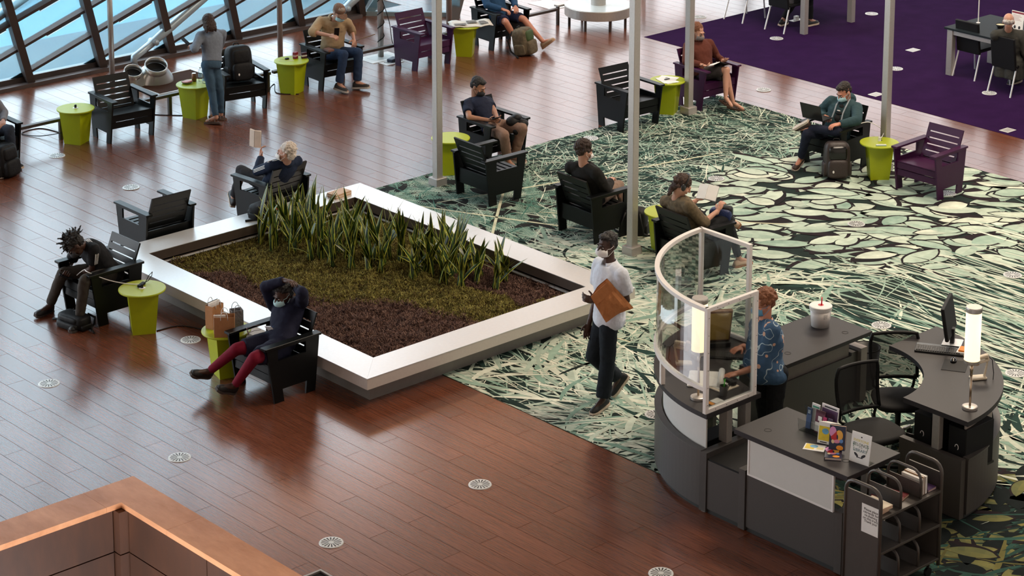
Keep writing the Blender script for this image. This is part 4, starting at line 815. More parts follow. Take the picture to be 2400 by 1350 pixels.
def coverart(q,M):   # abstract cut-paper cover
    for nm,c,(x,z),(a,b) in (('art_pink',(.72,.30,.58,1),(-.04,.15),(.03,.045)),('art_red',(.55,.02,.03,1),(-.02,.115),(.035,.045)),('art_gold',(.85,.45,.08,1),(.015,.125),(.032,.045)),('art_navy',(.012,.02,.07,1),(-.0,.115),(.02,.03)),('art_rose',(.75,.28,.42,1),(-.005,.075),(.03,.018)),('art_blue',(.12,.28,.62,1),(.035,.08),(.016,.018)),('art_cream',(.80,.66,.40,1),(-.035,.07),(.014,.018)),('art_orange',(.85,.32,.02,1),(.025,.022),(.03,.02))):
        o=MB().ell((x,-.0005,z),(a,.0012,b)).build('cover_shape',mat(nm,c,.45),q); o.matrix_local=M
q=thing('book','upright book with a colourful navy cover on the front desk','book'); q.matrix_world=Matrix.Translation((14.10,11.665,DZ+.03))@Matrix.Rotation(radians(-62),4,'Z')@Matrix.Rotation(radians(-9),4,'X')
M_NAVY=mat('navy_cover',(.010,.018,.055,1),.4); MB().box(-.068,.068,-.0,.003,0,.205).box(-.068,.068,.028,.031,0,.205).box(-.068,-.064,.003,.028,0,.205).build('cover',M_NAVY,q); MB().box(-.063,.066,.003,.028,.003,.202).build('pages',mat('book_pages',(.62,.42,.28,1),.8),q); coverart(q,Matrix.Translation((0,-.001,0)))
q=thing('book','navy book with a colourful cover lying flat before its upright twin','book'); q.matrix_world=Matrix.Translation((14.055,11.66,DZ))@Matrix.Rotation(radians(-52),4,'Z')
MB().box(-.07,.07,-.105,.105,.022,.025).box(-.07,.07,-.105,.105,0,.003).box(-.07,-.066,-.105,.105,.003,.022).build('cover',M_NAVY,q); MB().box(-.065,.068,-.102,.102,.003,.022).build('pages',mat('pale_pages',(.72,.60,.55,1),.8),q); coverart(q,Matrix.Translation((0,-.10,.026))@Matrix.Rotation(-pi/2,4,'X'))
# acrylic sign
q=thing('table_sign','white acrylic sign reading EVERYONE BELONGS LIBRARY on the front desk','sign'); q.matrix_world=Matrix.Translation((14.09,11.415,DZ))@Matrix.Rotation(radians(-83),4,'Z')
SM=Matrix.Rotation(radians(-9),4,'X'); MB().box(-.095,.095,-.002,.002,0,.255,SM).build('sheet',M_PAPER,q); MB().rbox(-.095,.095,0,.09,0,.004,.002).build('foot',M_CLEAR,q)
def sg(s,size,z,m): text(s,size,q,SM@Matrix.Translation((0,-.0026,z))@Matrix.Rotation(pi/2,4,'X'),m)
sg('EVERYONE',.030,.178,mat('yellow_ink',(.72,.60,.08,1),.6)); sg('BELONGS',.036,.142,mat('green_ink',(.06,.12,.08,1),.6)); sg('AT THE',.010,.130,M_INK); sg('LIBRARY',.036,.095,mat('teal_ink',(.06,.16,.20,1),.6))
o=MB().box(-.006,.006,-.003,-.002,.215,.226,SM).build('crest',M_INK,q)
for s in (-1,1):
    for k in range(5): 
        a=radians(95+s*(30+k*17)*-1); MB().ell((s*(.062+.006*sin(k)),-.003,.165-.016*k),(.004,.0008,.007)).build('laurel_leaf',mat('sage_ink',(.20,.28,.20,1),.6),q).matrix_local=SM
    MB().ell((s*.035,-.003,.068),(.024,.0008,.011),Matrix.Rotation(s*-.6,3,'Y')).build('hand_mark',M_INK,q).matrix_local=SM
MB().box(-.03,.03,-.003,-.002,.045,.052,SM).build('footer_line',M_INK,q)
# ---------------------------------------------------------------- book truck
CX_,CY_=13.70,10.86; LQ,WQ=.78,.36
t=thing('book_truck','grey metal book truck with arched handles beside the front desk','book truck',(CX_,CY_,0)); M_TR=mat('truck_bronze_grey',(.085,.075,.068,1),.42,.3,var=.08)
def arch(x,z0,z1,nm,y0=0,y1=WQ,r=.016):
    k=.09; pts=[(x,y0,z0),(x,y0,z1-k)]+[(x,y0+k-k*cos(a),z1-k+k*sin(a)) for a in (.4,.8,1.2)]+[(x,y0+k,z1),(x,y1-k,z1)]+[(x,y1-k+k*sin(a),z1-k+k*cos(a)) for a in (.4,.8,1.2)]+[(x,y1,z1-k),(x,y1,z0)]
    MB().tube(pts,r,10).build(nm,M_TR,t,True)
arch(0,.10,1.0,'end_frame'); arch(LQ,.10,1.0,'end_frame')
MB().box(-.006,.006,.0,WQ,.14,.92).build('end_panel',M_TR,t); MB().box(LQ-.006,LQ+.006,.0,WQ,.14,.92).build('end_panel',M_TR,t)
for z in (.17,.47,.77):
    MB().rbox(0,LQ,-.012,WQ+.012,z-.022,z,.004).build('shelf',M_TR,t)
    for x in (LQ*.34,LQ*.67):
        arch(x,z,z+.235 if z>.7 else z+.22,'divider_arch',.01,WQ-.01,.012); MB().box(x-.003,x+.003,.02,WQ-.02,z,z+.13).build('divider_plate',M_TR,t)
for x in (.07,LQ-.07):
    for y in (.05,WQ-.05): MB().cyl((x,y-.012,.04),(x,y+.012,.04),.04,seg=16).cyl((x,y,.04),(x,y,.15),.012).build('caster',M_RUBBER,t)
q=thing('notice','white paper notice taped to the end of the book truck','notice',(CX_-.008,CY_+.10,.60)); q.rotation_euler=(0,0,-pi/2)
MB().box(-.085+.06-.06,.105-.0,-.0012,.0,0,.245).build('sheet',M_PAPER,q)
NM=Matrix.Translation((.01,-.0018,.195))@Matrix.Rotation(pi/2,4,'X')
text('Please place\nretrievals for\nre-shelving\non this truck.\nThank you!',.030,q,NM,M_INK)
def tbook(x,y,z,sx_,sy_,sz_,c,lb,rz=0,pg=(.60,.42,.30,1)):
    q=thing('book',lb,'book',(CX_+x,CY_+y,z),radians(rz),'books on the book truck'); m=mat('cover_%d'%int(1e6*(c[0]+7*c[1]+31*c[2])),c,.5)
    MB().box(0,sx_,0,sy_,sz_-.003,sz_).box(0,sx_,0,sy_,0,.003).box(0,sx_,sy_-.003,sy_,.003,sz_-.003).build('cover',m,q); MB().box(.003,sx_-.003,.0,sy_-.004,.003,sz_-.003).build('pages',mat('pages_%d'%int(1e6*pg[0]),pg,.8),q)
tbook(.03,.03,.771,.13,.20,.03,(.45,.30,.20,1),'brown book at the bottom of the pair on the truck',4); tbook(.02,.02,.802,.15,.22,.028,(.62,.52,.38,1),'cream book on top of the pair on the truck',-3)
tbook(.30,.06,.771,.19,.25,.02,(.16,.006,.01,1),'dark red book lying between the truck dividers',12)
def ubook(x,w_,h,d,c,lb): 
    q=thing('book',lb,'book',(CX_+x,CY_+.03,.771),0,'books on the book truck'); m=mat('cover_%d'%int(1e6*(c[0]+7*c[1]+31*c[2])),c,.5); MB().box(0,.002,0,d,0,h).box(w_-.002,w_,0,d,0,h).box(0.002,w_-.002,d-.002,d,0,h).build('cover',m,q); MB().box(.002,w_-.002,.003,d-.003,.002,h-.003).build('pages',M_PAPER,q)
ubook(.545,.032,.15,.2,(.62,.55,.48,1),'pale upright book nearest the middle arch on the truck'); ubook(.58,.02,.16,.2,(.30,.15,.05,1),'tan upright book on the truck'); ubook(.603,.035,.155,.21,(.012,.012,.013,1),'black upright book on the truck'); tbook(.65,.03,.771,.11,.2,.022,(.10,.05,.16,1),'purple book lying at the far end of the truck',2,(.45,.33,.30,1))
POSE={
 'dread':((12.525,20.534),91.0,{'pel':(-0.049,-0.100,0.412),'nk':(0.052,0.150,0.820),'hd':(-0.007,0.308,0.839),'sR':(0.211,0.159,0.699),'eR':(0.402,0.133,0.478),'wR':(0.204,0.297,0.473),'sL':(-0.142,0.165,0.796),'eL':(-0.023,0.121,0.532),'wL':(0.196,0.182,0.411),'hR':(0.061,-0.075,0.455),'kR':(0.220,0.337,0.470),'aR':(0.367,0.421,0.084),'tR':(0.346,0.590,0.040),'hL':(-0.122,-0.040,0.451),'kL':(-0.254,0.366,0.528),'aL':(-0.197,0.408,0.111),'tL':(-0.262,0.549,0.030)}),
 'tights':((12.716,17.684),90.7,{'pel':(-0.064,-0.027,0.476),'nk':(0.131,-0.310,0.795),'hd':(0.091,-0.187,0.897),'sR':(0.270,-0.208,0.723),'eR':(0.222,-0.069,0.972),'wR':(0.011,-0.145,1.074),'sL':(-0.060,-0.299,0.829),'eL':(-0.240,-0.172,1.016),'wL':(-0.018,-0.270,0.969),'hR':(0.031,-0.030,0.460),'kR':(0.096,0.385,0.481),'aR':(0.367,0.523,0.206),'tR':(0.393,0.690,0.226),'hL':(-0.130,0.032,0.450),'kL':(-0.253,0.430,0.506),'aL':(-0.029,0.510,0.172),'tL':(-0.018,0.678,0.196)}),
 'reader_old':((15.612,21.695),4.6,{'pel':(0.002,-0.017,0.455),'nk':(-0.037,-0.313,0.833),'hd':(-0.101,-0.384,0.967),'sR':(0.146,-0.293,0.786),'eR':(0.223,-0.037,0.686),'wR':(0.140,0.191,0.627),'sL':(-0.210,-0.235,0.793),'eL':(-0.206,0.021,0.668),'wL':(-0.027,0.157,0.778),'hR':(0.089,0.010,0.450),'kR':(0.133,0.424,0.502),'aR':(0.130,0.445,0.093),'tR':(0.140,0.605,0.038),'hL':(-0.087,0.006,0.449),'kL':(-0.133,0.401,0.584),'aL':(-0.136,0.548,0.201),'tL':(-0.050,0.694,0.220)}),
 'cap':((19.785,25.978),176.6,{'pel':(-0.067,-0.072,0.506),'nk':(-0.012,0.071,0.986),'hd':(-0.006,0.206,1.094),'sR':(0.130,-0.062,0.942),'eR':(0.373,0.086,0.850),'wR':(0.238,0.310,0.824),'sL':(-0.181,0.151,0.914),'eL':(-0.361,-0.002,0.731),'wL':(-0.244,0.222,0.662),'hR':(0.072,0.028,0.464),'kR':(0.099,0.462,0.551),'aR':(0.160,0.428,0.117),'tR':(0.137,0.591,0.049),'hL':(-0.119,0.034,0.451),'kL':(-0.154,0.466,0.537),'aL':(-0.110,0.491,0.107),'tL':(-0.205,0.636,0.065)}),
 'tee':((19.149,21.736),179.7,{'pel':(0.006,0.020,0.453),'nk':(-0.011,-0.350,0.757),'hd':(-0.014,-0.307,0.917),'sR':(0.172,-0.309,0.722),'eR':(0.324,-0.090,0.621),'wR':(0.176,0.110,0.599),'sL':(-0.187,-0.313,0.695),'eL':(-0.072,-0.058,0.641),'wL':(0.055,0.155,0.607),'hR':(0.093,0.048,0.450),'kR':(0.203,0.452,0.481),'aR':(0.064,0.364,0.106),'tR':(0.115,0.521,0.062),'hL':(-0.083,0.039,0.450),'kL':(-0.106,0.455,0.509),'aL':(-0.093,0.321,0.122),'tL':(-0.120,0.482,0.075)}),
 'dark':((18.163,18.837),-92.3,{'pel':(0.002,-0.015,0.453),'nk':(0.039,-0.184,0.902),'hd':(0.061,-0.193,1.065),'sR':(0.216,-0.150,0.830),'eR':(0.233,0.006,0.593),'wR':(0.082,0.204,0.625),'sL':(-0.131,-0.234,0.828),'eL':(-0.236,-0.011,0.684),'wL':(-0.135,0.209,0.623),'hR':(0.090,0.008,0.449),'kR':(0.002,0.415,0.503),'aR':(0.123,0.448,0.112),'tR':(0.140,0.600,0.040),'hL':(-0.086,0.012,0.450),'kL':(-0.133,0.426,0.502),'aL':(-0.130,0.445,0.093),'tL':(-0.140,0.605,0.038)}),
 'phones':((18.138,17.187),-93.4,{'pel':(-0.011,0.003,0.465),'nk':(-0.061,-0.203,0.897),'hd':(0.007,-0.171,1.043),'sR':(0.126,-0.197,0.849),'eR':(0.204,-0.034,0.628),'wR':(0.193,0.199,0.719),'sL':(-0.228,-0.216,0.803),'eL':(-0.272,0.011,0.637),'wL':(-0.194,0.230,0.730),'hR':(0.081,-0.009,0.454),'kR':(0.174,0.376,0.594),'aR':(-0.057,0.668,0.421),'tR':(-0.218,0.719,0.414),'hL':(-0.071,0.073,0.453),'kL':(0.233,0.364,0.471),'aL':(0.243,0.499,0.085),'tL':(0.258,0.658,0.029)}),
 'hoodie':((23.085,21.669),176.6,{'pel':(0.017,-0.023,0.454),'nk':(-0.022,-0.199,0.873),'hd':(0.033,-0.159,1.015),'sR':(0.146,-0.231,0.812),'eR':(0.307,-0.088,0.648),'wR':(0.234,0.137,0.634),'sL':(-0.185,-0.147,0.812),'eL':(-0.336,-0.139,0.588),'wL':(-0.236,0.076,0.606),'hR':(0.091,0.024,0.451),'kR':(-0.027,0.385,0.574),'aR':(0.061,0.470,0.204),'tR':(0.082,0.608,0.122),'hL':(-0.071,-0.014,0.450),'kL':(-0.037,0.383,0.479),'aL':(-0.092,0.456,0.101),'tL':(-0.155,0.587,0.030)}),
 'laptop':((22.315,18.644),93.3,{'pel':(-0.034,0.047,0.400),'nk':(-0.047,-0.149,0.835),'hd':(-0.071,-0.060,0.972),'sR':(0.118,-0.053,0.812),'eR':(0.317,-0.068,0.613),'wR':(0.116,0.082,0.636),'sL':(-0.228,-0.132,0.776),'eL':(-0.391,0.084,0.689),'wL':(-0.284,0.309,0.669),'hR':(0.050,0.087,0.446),'kR':(0.078,0.503,0.503),'aR':(0.217,0.437,0.124),'tR':(0.205,0.579,0.029),'hL':(-0.080,-0.029,0.442),'kL':(-0.273,0.322,0.566),'aL':(0.115,0.447,0.565),'tL':(0.270,0.482,0.520)}),
 'shorts':((23.058,26.005),176.2,{'pel':(0.006,-0.022,0.462),'nk':(0.002,-0.216,0.901),'hd':(0.000,-0.201,1.066),'sR':(0.182,-0.200,0.843),'eR':(0.258,0.011,0.667),'wR':(0.129,0.221,0.620),'sL':(-0.177,-0.196,0.841),'eL':(-0.259,0.013,0.665),'wL':(-0.129,0.222,0.620),'hR':(0.085,0.030,0.451),'kR':(0.217,0.428,0.476),'aR':(0.019,0.485,0.123),'tR':(-0.000,0.627,0.029),'hL':(-0.088,-0.021,0.450),'kL':(-0.154,0.395,0.459),'aL':(-0.305,0.688,0.134),'tL':(-0.374,0.833,0.193)}),
 'edge':((14.180,25.897),179.1,{'pel':(0.000,-0.030,0.462),'nk':(0.000,-0.187,0.915),'hd':(0.000,-0.161,1.078),'sR':(0.180,-0.174,0.854),'eR':(0.263,0.017,0.660),'wR':(0.128,0.224,0.619),'sL':(-0.180,-0.174,0.854),'eL':(-0.263,0.017,0.660),'wL':(-0.128,0.224,0.619),'hR':(0.087,-0.002,0.450),'kR':(0.131,0.413,0.501),'aR':(0.130,0.445,0.092),'tR':(0.140,0.605,0.038),'hL':(-0.088,-0.007,0.450),'kL':(-0.112,0.402,0.543),'aL':(-0.114,0.448,0.136),'tL':(-0.142,0.613,0.107)}),
 'walker':((14.750,15.050),63.0,{'pel':(0.016,-0.002,0.969),'nk':(0.027,-0.003,1.503),'hd':(0.027,0.026,1.685),'sR':(0.206,0.039,1.433),'eR':(0.226,0.052,1.122),'wR':(0.202,0.144,0.843),'sL':(-0.148,-0.065,1.443),'eL':(-0.084,-0.141,1.155),'wL':(-0.040,0.165,1.165),'hR':(0.100,0.037,0.903),'kR':(0.215,0.095,0.501),'aR':(0.288,-0.187,0.210),'tR':(0.296,-0.128,0.048),'hL':(-0.074,0.033,0.918),'kL':(0.054,-0.003,0.518),'aL':(0.058,0.040,0.110),'tL':(-0.024,0.168,0.029)}),
 'denim':((17.420,25.580),20.0,{'pel':(-0.002,-0.033,0.825),'nk':(0.132,0.052,1.246),'hd':(0.046,0.047,1.367),'sR':(0.292,-0.008,1.168),'eR':(0.378,0.109,0.945),'wR':(0.051,0.181,1.063),'sL':(-0.046,0.119,1.205),'eL':(-0.262,0.060,1.077),'wL':(-0.102,0.219,1.057),'hR':(0.078,-0.008,0.813),'kR':(0.082,-0.096,0.445),'aR':(0.128,-0.071,0.080),'tR':(0.108,0.076,0.041),'hL':(-0.080,0.000,0.820),'kL':(-0.026,-0.032,0.447),'aL':(-0.069,-0.130,0.094),'tL':(-0.099,0.006,0.030)}),
 'worker':((15.100,13.280),72.0,{'pel':(-0.045,0.069,0.870),'nk':(0.073,0.049,1.345),'hd':(0.076,0.063,1.509),'sR':(0.230,0.032,1.235),'eR':(0.205,-0.074,0.971),'wR':(0.381,0.107,0.983),'sL':(-0.116,0.075,1.323),'eL':(-0.071,0.144,0.980),'wL':(-0.113,0.433,0.969),'hR':(0.053,0.056,0.897),'kR':(0.122,0.012,0.485),'aR':(0.081,-0.040,0.080),'tR':(0.099,0.122,0.030),'hL':(-0.117,0.009,0.899),'kL':(-0.090,0.022,0.480),'aL':(-0.090,-0.028,0.073),'tL':(-0.100,0.137,0.030)}),
 'elder':((26.780,19.200),-90.0,{'pel':(0.001,-0.017,0.448),'nk':(0.024,-0.087,0.922),'hd':(0.063,-0.145,1.071),'sR':(0.185,0.002,0.863),'eR':(0.284,0.025,0.597),'wR':(0.130,0.221,0.620),'sL':(-0.107,-0.207,0.846),'eL':(-0.233,-0.008,0.687),'wL':(-0.134,0.212,0.622),'hR':(0.088,0.010,0.450),'kR':(0.133,0.424,0.502),'aR':(0.130,0.445,0.093),'tR':(0.140,0.605,0.038),'hL':(-0.087,0.007,0.450),'kL':(-0.136,0.423,0.478),'aL':(-0.183,0.337,0.080),'tL':(-0.156,0.503,0.055)}),
 'hidden':((27.050,23.700),-90.0,{'pel':(0.002,-0.032,0.462),'nk':(0.001,-0.029,0.942),'hd':(-0.000,0.004,1.103),'sR':(0.181,-0.036,0.880),'eR':(0.278,0.025,0.620),'wR':(0.127,0.224,0.620),'sL':(-0.179,-0.036,0.880),'eL':(-0.279,0.025,0.620),'wL':(-0.127,0.224,0.620),'hR':(0.087,0.001,0.450),'kR':(0.132,0.415,0.501),'aR':(0.130,0.445,0.092),'tR':(0.140,0.605,0.038),'hL':(-0.088,-0.016,0.450),'kL':(-0.144,0.396,0.392),'aL':(-0.149,0.106,0.102),'tL':(-0.199,0.256,0.040)}),
}
# ---------------------------------------------------------------- people
JOBS=[]; COL=[]
def V(p): return Vector(p)
def capsule(mb,p0,p1,r0,r1,seg=12,flat0=False,flat1=False):
    p0,p1=V(p0),V(p1); d=(p1-p0); L_=d.length or 1e-6; d=d/L_; pts=[]; rr=[]
    if flat0: pts.append(p0); rr.append(r0)
    else:
        for a in (85,60,30): pts.append(p0-d*r0*sin(radians(a))); rr.append(r0*cos(radians(a)))
        pts.append(p0); rr.append(r0)
    pts.append(p1); rr.append(r1)
    if not flat1:
        for a in (30,60,85): pts.append(p1+d*r1*sin(radians(a))); rr.append(r1*cos(radians(a)))
    x=Vector((0,0,1)).cross(d); x=x.normalized() if x.length>.05 else Vector((1,0,0)); y=d.cross(x); n=len(pts); v=[]
    for q,r in zip(pts,rr):
        for k in range(seg): a=2*pi*k/seg; v.append(q+(x*cos(a)+y*sin(a))*r)
    mb.add(v,[(i*seg+k,i*seg+(k+1)%seg,(i+1)*seg+(k+1)%seg,(i+1)*seg+k) for i in range(n-1) for k in range(seg)]+[tuple(range(seg-1,-1,-1)),tuple(range((n-1)*seg,n*seg))])
PROF=[(-.16,.135,.095),(-.08,.160,.118),(.0,.165,.122),(.12,.155,.116),(.28,.145,.108),(.45,.155,.112),(.65,.172,.118),(.80,.172,.108),(.90,.140,.085),(.97,.085,.066),(1.03,.056,.054)]
def torso(mb,J,s0,s1,inf,bx=1,by=1,belly=0):
    pel,nk=V(J['pel']),V(J['nk']); lh=(V(J['hR'])-V(J['hL'])).normalized(); ls=(V(J['sR'])-V(J['sL'])).normalized(); sp=nk-pel; v=[]; seg=20; rows=0
    S=[s0]+[p[0] for p in PROF if s0+.02<p[0]<s1-.02]+[s1]
    for s in S:
        for (a,w0,d0),(b,w1,d1) in zip(PROF,PROF[1:]):
            if a<=s<=b: f=(s-a)/(b-a); wd,dp=w0+(w1-w0)*f,d0+(d1-d0)*f
        lat=(lh*(1-max(0,min(1,s)))+ls*max(0,min(1,s))).normalized(); fd=sp.cross(lat).normalized()*-1; lat=fd.cross(sp).normalized()
        fwd_=fd if fd.dot(V(J['kR'])+V(J['kL'])-2*pel)>-.9 else -fd
        c=pel+sp*s+FWD(J)*(.03*sin(pi*max(0,min(1,s)))*-1*0+belly*max(0,1-abs(s-.28)/.35)*.5)
        for k in range(seg):
            a=2*pi*k/seg; v.append(c+lat*cos(a)*(wd*bx+inf)+fd*sin(a)*(dp*by+inf+belly*max(0,1-abs(s-.28)/.35)*.5))
        rows+=1
    mb.add(v,[(i*seg+k,i*seg+(k+1)%seg,(i+1)*seg+(k+1)%seg,(i+1)*seg+k) for i in range(rows-1) for k in range(seg)]+[tuple(range(seg-1,-1,-1)),tuple(range((rows-1)*seg,rows*seg))])
def FWD(J):
    l=(V(J['sR'])-V(J['sL'])).normalized(); return Vector((0,0,1)).cross(l).normalized()
def job(name,parent,m,mbs,**k): JOBS.append((name,parent,m,mbs,k))   # mbs: list of (MB, voxel, smooth, wrinkle)
def frame(f,up):
    f=f.normalized(); x=f.cross(up).normalized(); u=x.cross(f); return Matrix(((x.x,f.x,u.x),(x.y,f.y,u.y),(x.z,f.z,u.z)))
def hand(mb,w,d,pn,curl,side,thumb=.5,s=1.0):
    w=V(w); d=V(d).normalized(); pn=V(pn); pn=(pn-d*pn.dot(d)).normalized(); lat=d.cross(pn).normalized()*(1 if side=='R' else -1)   # lat points to the thumb side
    M=Matrix(((lat.x,d.x,-pn.x),(lat.y,d.y,-pn.y),(lat.z,d.z,-pn.z)))
    mb.ell(w+d*.05*s,(.041*s,.055*s,.017*s),M); mb.ell(w+d*.062*s,(.042*s,.038*s,.015*s),M); capsule(mb,w-d*.03,w+d*.03*s,.025*s,.024*s)
    for i,(o,l) in enumerate(((.031,.070),(.0105,.079),(-.0105,.074),(-.031,.058))):
        p=w+d*(.088*s)+lat*o*s; dd=(d+lat*(o*1.2)).normalized(); a=0
        for k,(fr,bend) in enumerate(((.45,55),(.30,65),(.25,45))):
            a+=radians(bend)*curl*(1+.08*i); q=p+(dd*cos(a)+pn*sin(a))*l*fr*s; capsule(mb,p,q,.0092*s-.0008*k,.0086*s-.0008*k,8); p=q
    p=w+d*.022*s+lat*.03*s; td=(d*.55+lat*.65+pn*.45*thumb).normalized(); q=p+td*.042*s; capsule(mb,p,q,.0125*s,.0105*s,8); t2=(td+d*.6*thumb+pn*.3*thumb-lat*.5*thumb).normalized(); capsule(mb,q,q+t2*.03*s,.0102*s,.0088*s,8)
def person(key,label,skin,shirt,pants,shoe,hair,look=(0,0),mask=None,hands=None,glasses=None,face=True,cloth={},head_s=1.0,sole=None):
    loc,rot,J=POSE[key]; t=thing('person',label,'person',(loc[0],loc[1],0),radians(rot),None); J={k:V(v) for k,v in J.items()}
    ms=mat('skin_%d_%d'%(int(skin[0]*1000),int(skin[1]*1000)),skin,.52,var=.06,scale=20); F=FWD(J)
    fem=cloth.get('slim',1.0); sk=MB(); torso(sk,J,-.14,1.03,-.004,fem,fem)
    for s in 'RL':
        capsule(sk,J['nk']+(J['s'+s]-J['nk'])*.35-Vector((0,0,.015)),J['s'+s],.052*fem,.05*fem); capsule(sk,J['s'+s],J['e'+s],.047*fem,.038*fem); capsule(sk,J['e'+s],J['w'+s],.039*fem,.026*fem)
        capsule(sk,J['h'+s],J['k'+s],.080*fem,.052*fem); mid=J['k'+s]+(J['a'+s]-J['k'+s])*.32; bk=(J['k'+s]-J['h'+s]).normalized(); capsule(sk,J['k'+s],mid-bk*.012,.051*fem,.051*fem); capsule(sk,mid-bk*.012,J['a'+s],.050*fem,.033*fem); capsule(sk,J['a'+s],J['t'+s],.034,.026)
    # head
    yaw,pit=radians(look[0]),radians(look[1]); hf=Vector((sin(yaw)*-1*-1,cos(yaw),0)); base=F; ang=atan2(base.y,base.x)-pi/2
    hf=Matrix.Rotation(ang,3,'Z')@Vector((sin(yaw),cos(yaw),0)); hf=hf*cos(pit)-Vector((0,0,1))*sin(pit); H3=frame(hf,Vector((0,0,1))); HM=Matrix.Translation(J['hd'])@H3.to_4x4()@Matrix.Scale(head_s,4)
    def hp(x,y,z): return HM@Vector((x,y,z))
    hd=MB(); E=lambda c,r: hd.ell(hp(*c),tuple(q*head_s for q in r),H3)
    E((0,-.018,.035),(.074,.094,.084)); E((0,.022,-.01),(.066,.070,.085)); E((0,.028,-.055),(.052,.056,.058)); E((0,.058,-.092),(.025,.022,.02))
    capsule(hd,hp(0,.084,.018),hp(0,.108,-.02),.010,.0145); capsule(hd,hp(-.03,.079,.026),hp(.03,.079,.026),.013,.013); capsule(hd,hp(-.014,.086,-.052),hp(.014,.086,-.052),.010,.010)
    for s in (1,-1): E((s*.075,-.012,-.008),(.011,.022,.032)); E((s*.045,.06,-.022),(.022,.022,.024))
    nb=J['nk']-Vector((0,0,.03)); capsule(hd,nb,hp(0,-.02,-.05),.057*fem,.050*fem)
    hm=MB(); hs=hands or {}
    for s in 'RL':
        h=hs.get(s,{}); d=V(h.get('d',J['w'+s]-J['e'+s])); pn=V(h.get('n',(0,0,-1) if abs(d.normalized().z)<.8 else -F)); hand(hm,J['w'+s],d,pn,h.get('c',.45),s,h.get('t',.6))
    job('body',t,ms,[(sk,.013,4,0),(hd,.0062,3,0),(hm,.0046,2,0)])
    if face:
        for s in (1,-1):
            o=MB().ell(hp(s*.031,.0805,.004),(.0125,.006,.006),H3).build('eye',mat('eye_white',(.55,.5,.47,1),.3),t,True); MB().ell(hp(s*.031,.085,.003),(.006,.003,.006),H3).build('iris',mat('eye_dark',(.012,.008,.006,1),.2),o,True)
            MB().tube([hp(s*.014,.093,.024),hp(s*.032,.092,.031),hp(s*.05,.079,.024)],.0045,6).build('eyebrow',mat('brow_%d'%int(1000*hair[1][0]),hair[1],.7),t,True)
    # hair
    if hair[0]:
        kind,hc=hair; hb=MB(); rh=random.Random(hash(key)%99 if False else len(key)*7+ord(key[0])); vox=.007; EH=lambda c,r: hb.ell(hp(*c),tuple(q*head_s for q in r),H3)
        if kind in('short','curly','dread','grey_short'):
            EH((0,-.03,.062),(.0785,.092,.070)); EH((0,-.058,.012),(.072,.058,.072)); EH((0,.03,.095),(.058,.048,.030))
            for q_ in (1,-1): EH((q_*.064,-.012,.03),(.016,.03,.035))
        if kind=='curly':
            for i in range(120):
                a,b=rh.uniform(0,6.28),rh.uniform(-.35,1.5); hb.ell(hp(.084*cos(a)*cos(b),-.028+.098*sin(a)*cos(b) if sin(a)<.75 or b>.5 else -.03,.048+.088*sin(b)),tuple([rh.uniform(.014,.023)]*3),nu=8,nv=6)
        if kind=='dread':
            EH((0,-.03,.06),(.09,.10,.085))
            for i in range(90):
                a,b=rh.uniform(0,6.28),rh.uniform(-.2,1.5); q=Vector((.085*cos(a)*cos(b),-.028+.095*sin(a)*cos(b),.05+.085*sin(b))); n_=(q-Vector((0,-.03,.04))).normalized(); l=rh.uniform(.03,.065); e_=q+n_*l+Vector((rh.gauss(0,.015),rh.gauss(0,.015),rh.gauss(0,.015))); capsule(hb,hp(*q),hp(*e_),.010,.0075,6)
        if kind=='bob':
            EH((0,-.034,.048),(.086,.098,.086)); EH((0,-.062,-.04),(.083,.062,.11)); 
            for s in (1,-1): EH((s*.070,-.032,-.055),(.022,.045,.10))
        if kind=='long_tied':
            EH((0,-.025,.045),(.086,.102,.086)); EH((0,-.07,-.02),(.06,.05,.08)); EH((0,-.085,-.09),(.035,.035,.06)); EH((.02,-.08,-.14),(.025,.025,.05))
            for i in range(40): a=rh.uniform(0,6.28); b=rh.uniform(-1.0,1.2); hb.ell(hp(.08*cos(a)*cos(b),-.045+.085*sin(a)*cos(b)*(1 if sin(a)<0 else .3),.02+.09*sin(b)),(.018,.018,.018),nu=8,nv=6)
        if kind=='wavy_white':
            EH((0,-.03,.05),(.084,.096,.084)); EH((0,-.065,-.01),(.074,.055,.08))
            for i in range(50): a=rh.uniform(3.0,6.4); b=rh.uniform(-.7,1.4); hb.ell(hp(.085*cos(a)*cos(b),-.028+.10*sin(a)*cos(b),.04+.09*sin(b)),(.02,.016,.014),nu=8,nv=6)
        if kind=='cornrow':
            EH((0,-.03,.045),(.078,.09,.08)); EH((0,-.05,-.01),(.07,.06,.07))
            for i in range(-3,4): hb.tube([hp(i*.02,.07-.004*i*i,.085-.003*i*i),hp(i*.024,.0,.128-.005*i*i),hp(i*.022,-.08,.09),hp(i*.014,-.11,.02)],.011,8)
        if kind=='fringe': EH((0,-.05,.005),(.079,.068,.05))
        job('hair',t,mat('hair_%d_%d'%(int(hc[0]*1000),int(hc[2]*1000)),hc,.6,var=.4,scale=90,bump=.6,bscale=160),[(hb,vox,1,-.012)])
    if mask:
        mb=MB(); nu,nv_=14,8; c0=(0,.012,-.045); rr=(.0745,.106,.082)
        for j in range(nv_+1):
            for i in range(nu+1):
                a=radians(-66+132*i/nu); b=radians(-52+ (96 if abs(i-nu/2)<3 else 84)*j/nv_); bulge=1.0+.10*cos(a)*cos(b)
                mb.v.append(tuple(hp(c0[0]+rr[0]*sin(a)*cos(b)*bulge*1.02,c0[1]+rr[1]*cos(a)*cos(b)*bulge,c0[2]+rr[2]*sin(b)*.72)))
        mb.f=[(j*(nu+1)+i,j*(nu+1)+i+1,(j+1)*(nu+1)+i+1,(j+1)*(nu+1)+i) for j in range(nv_) for i in range(nu)]; mb.m=[0]*len(mb.f)
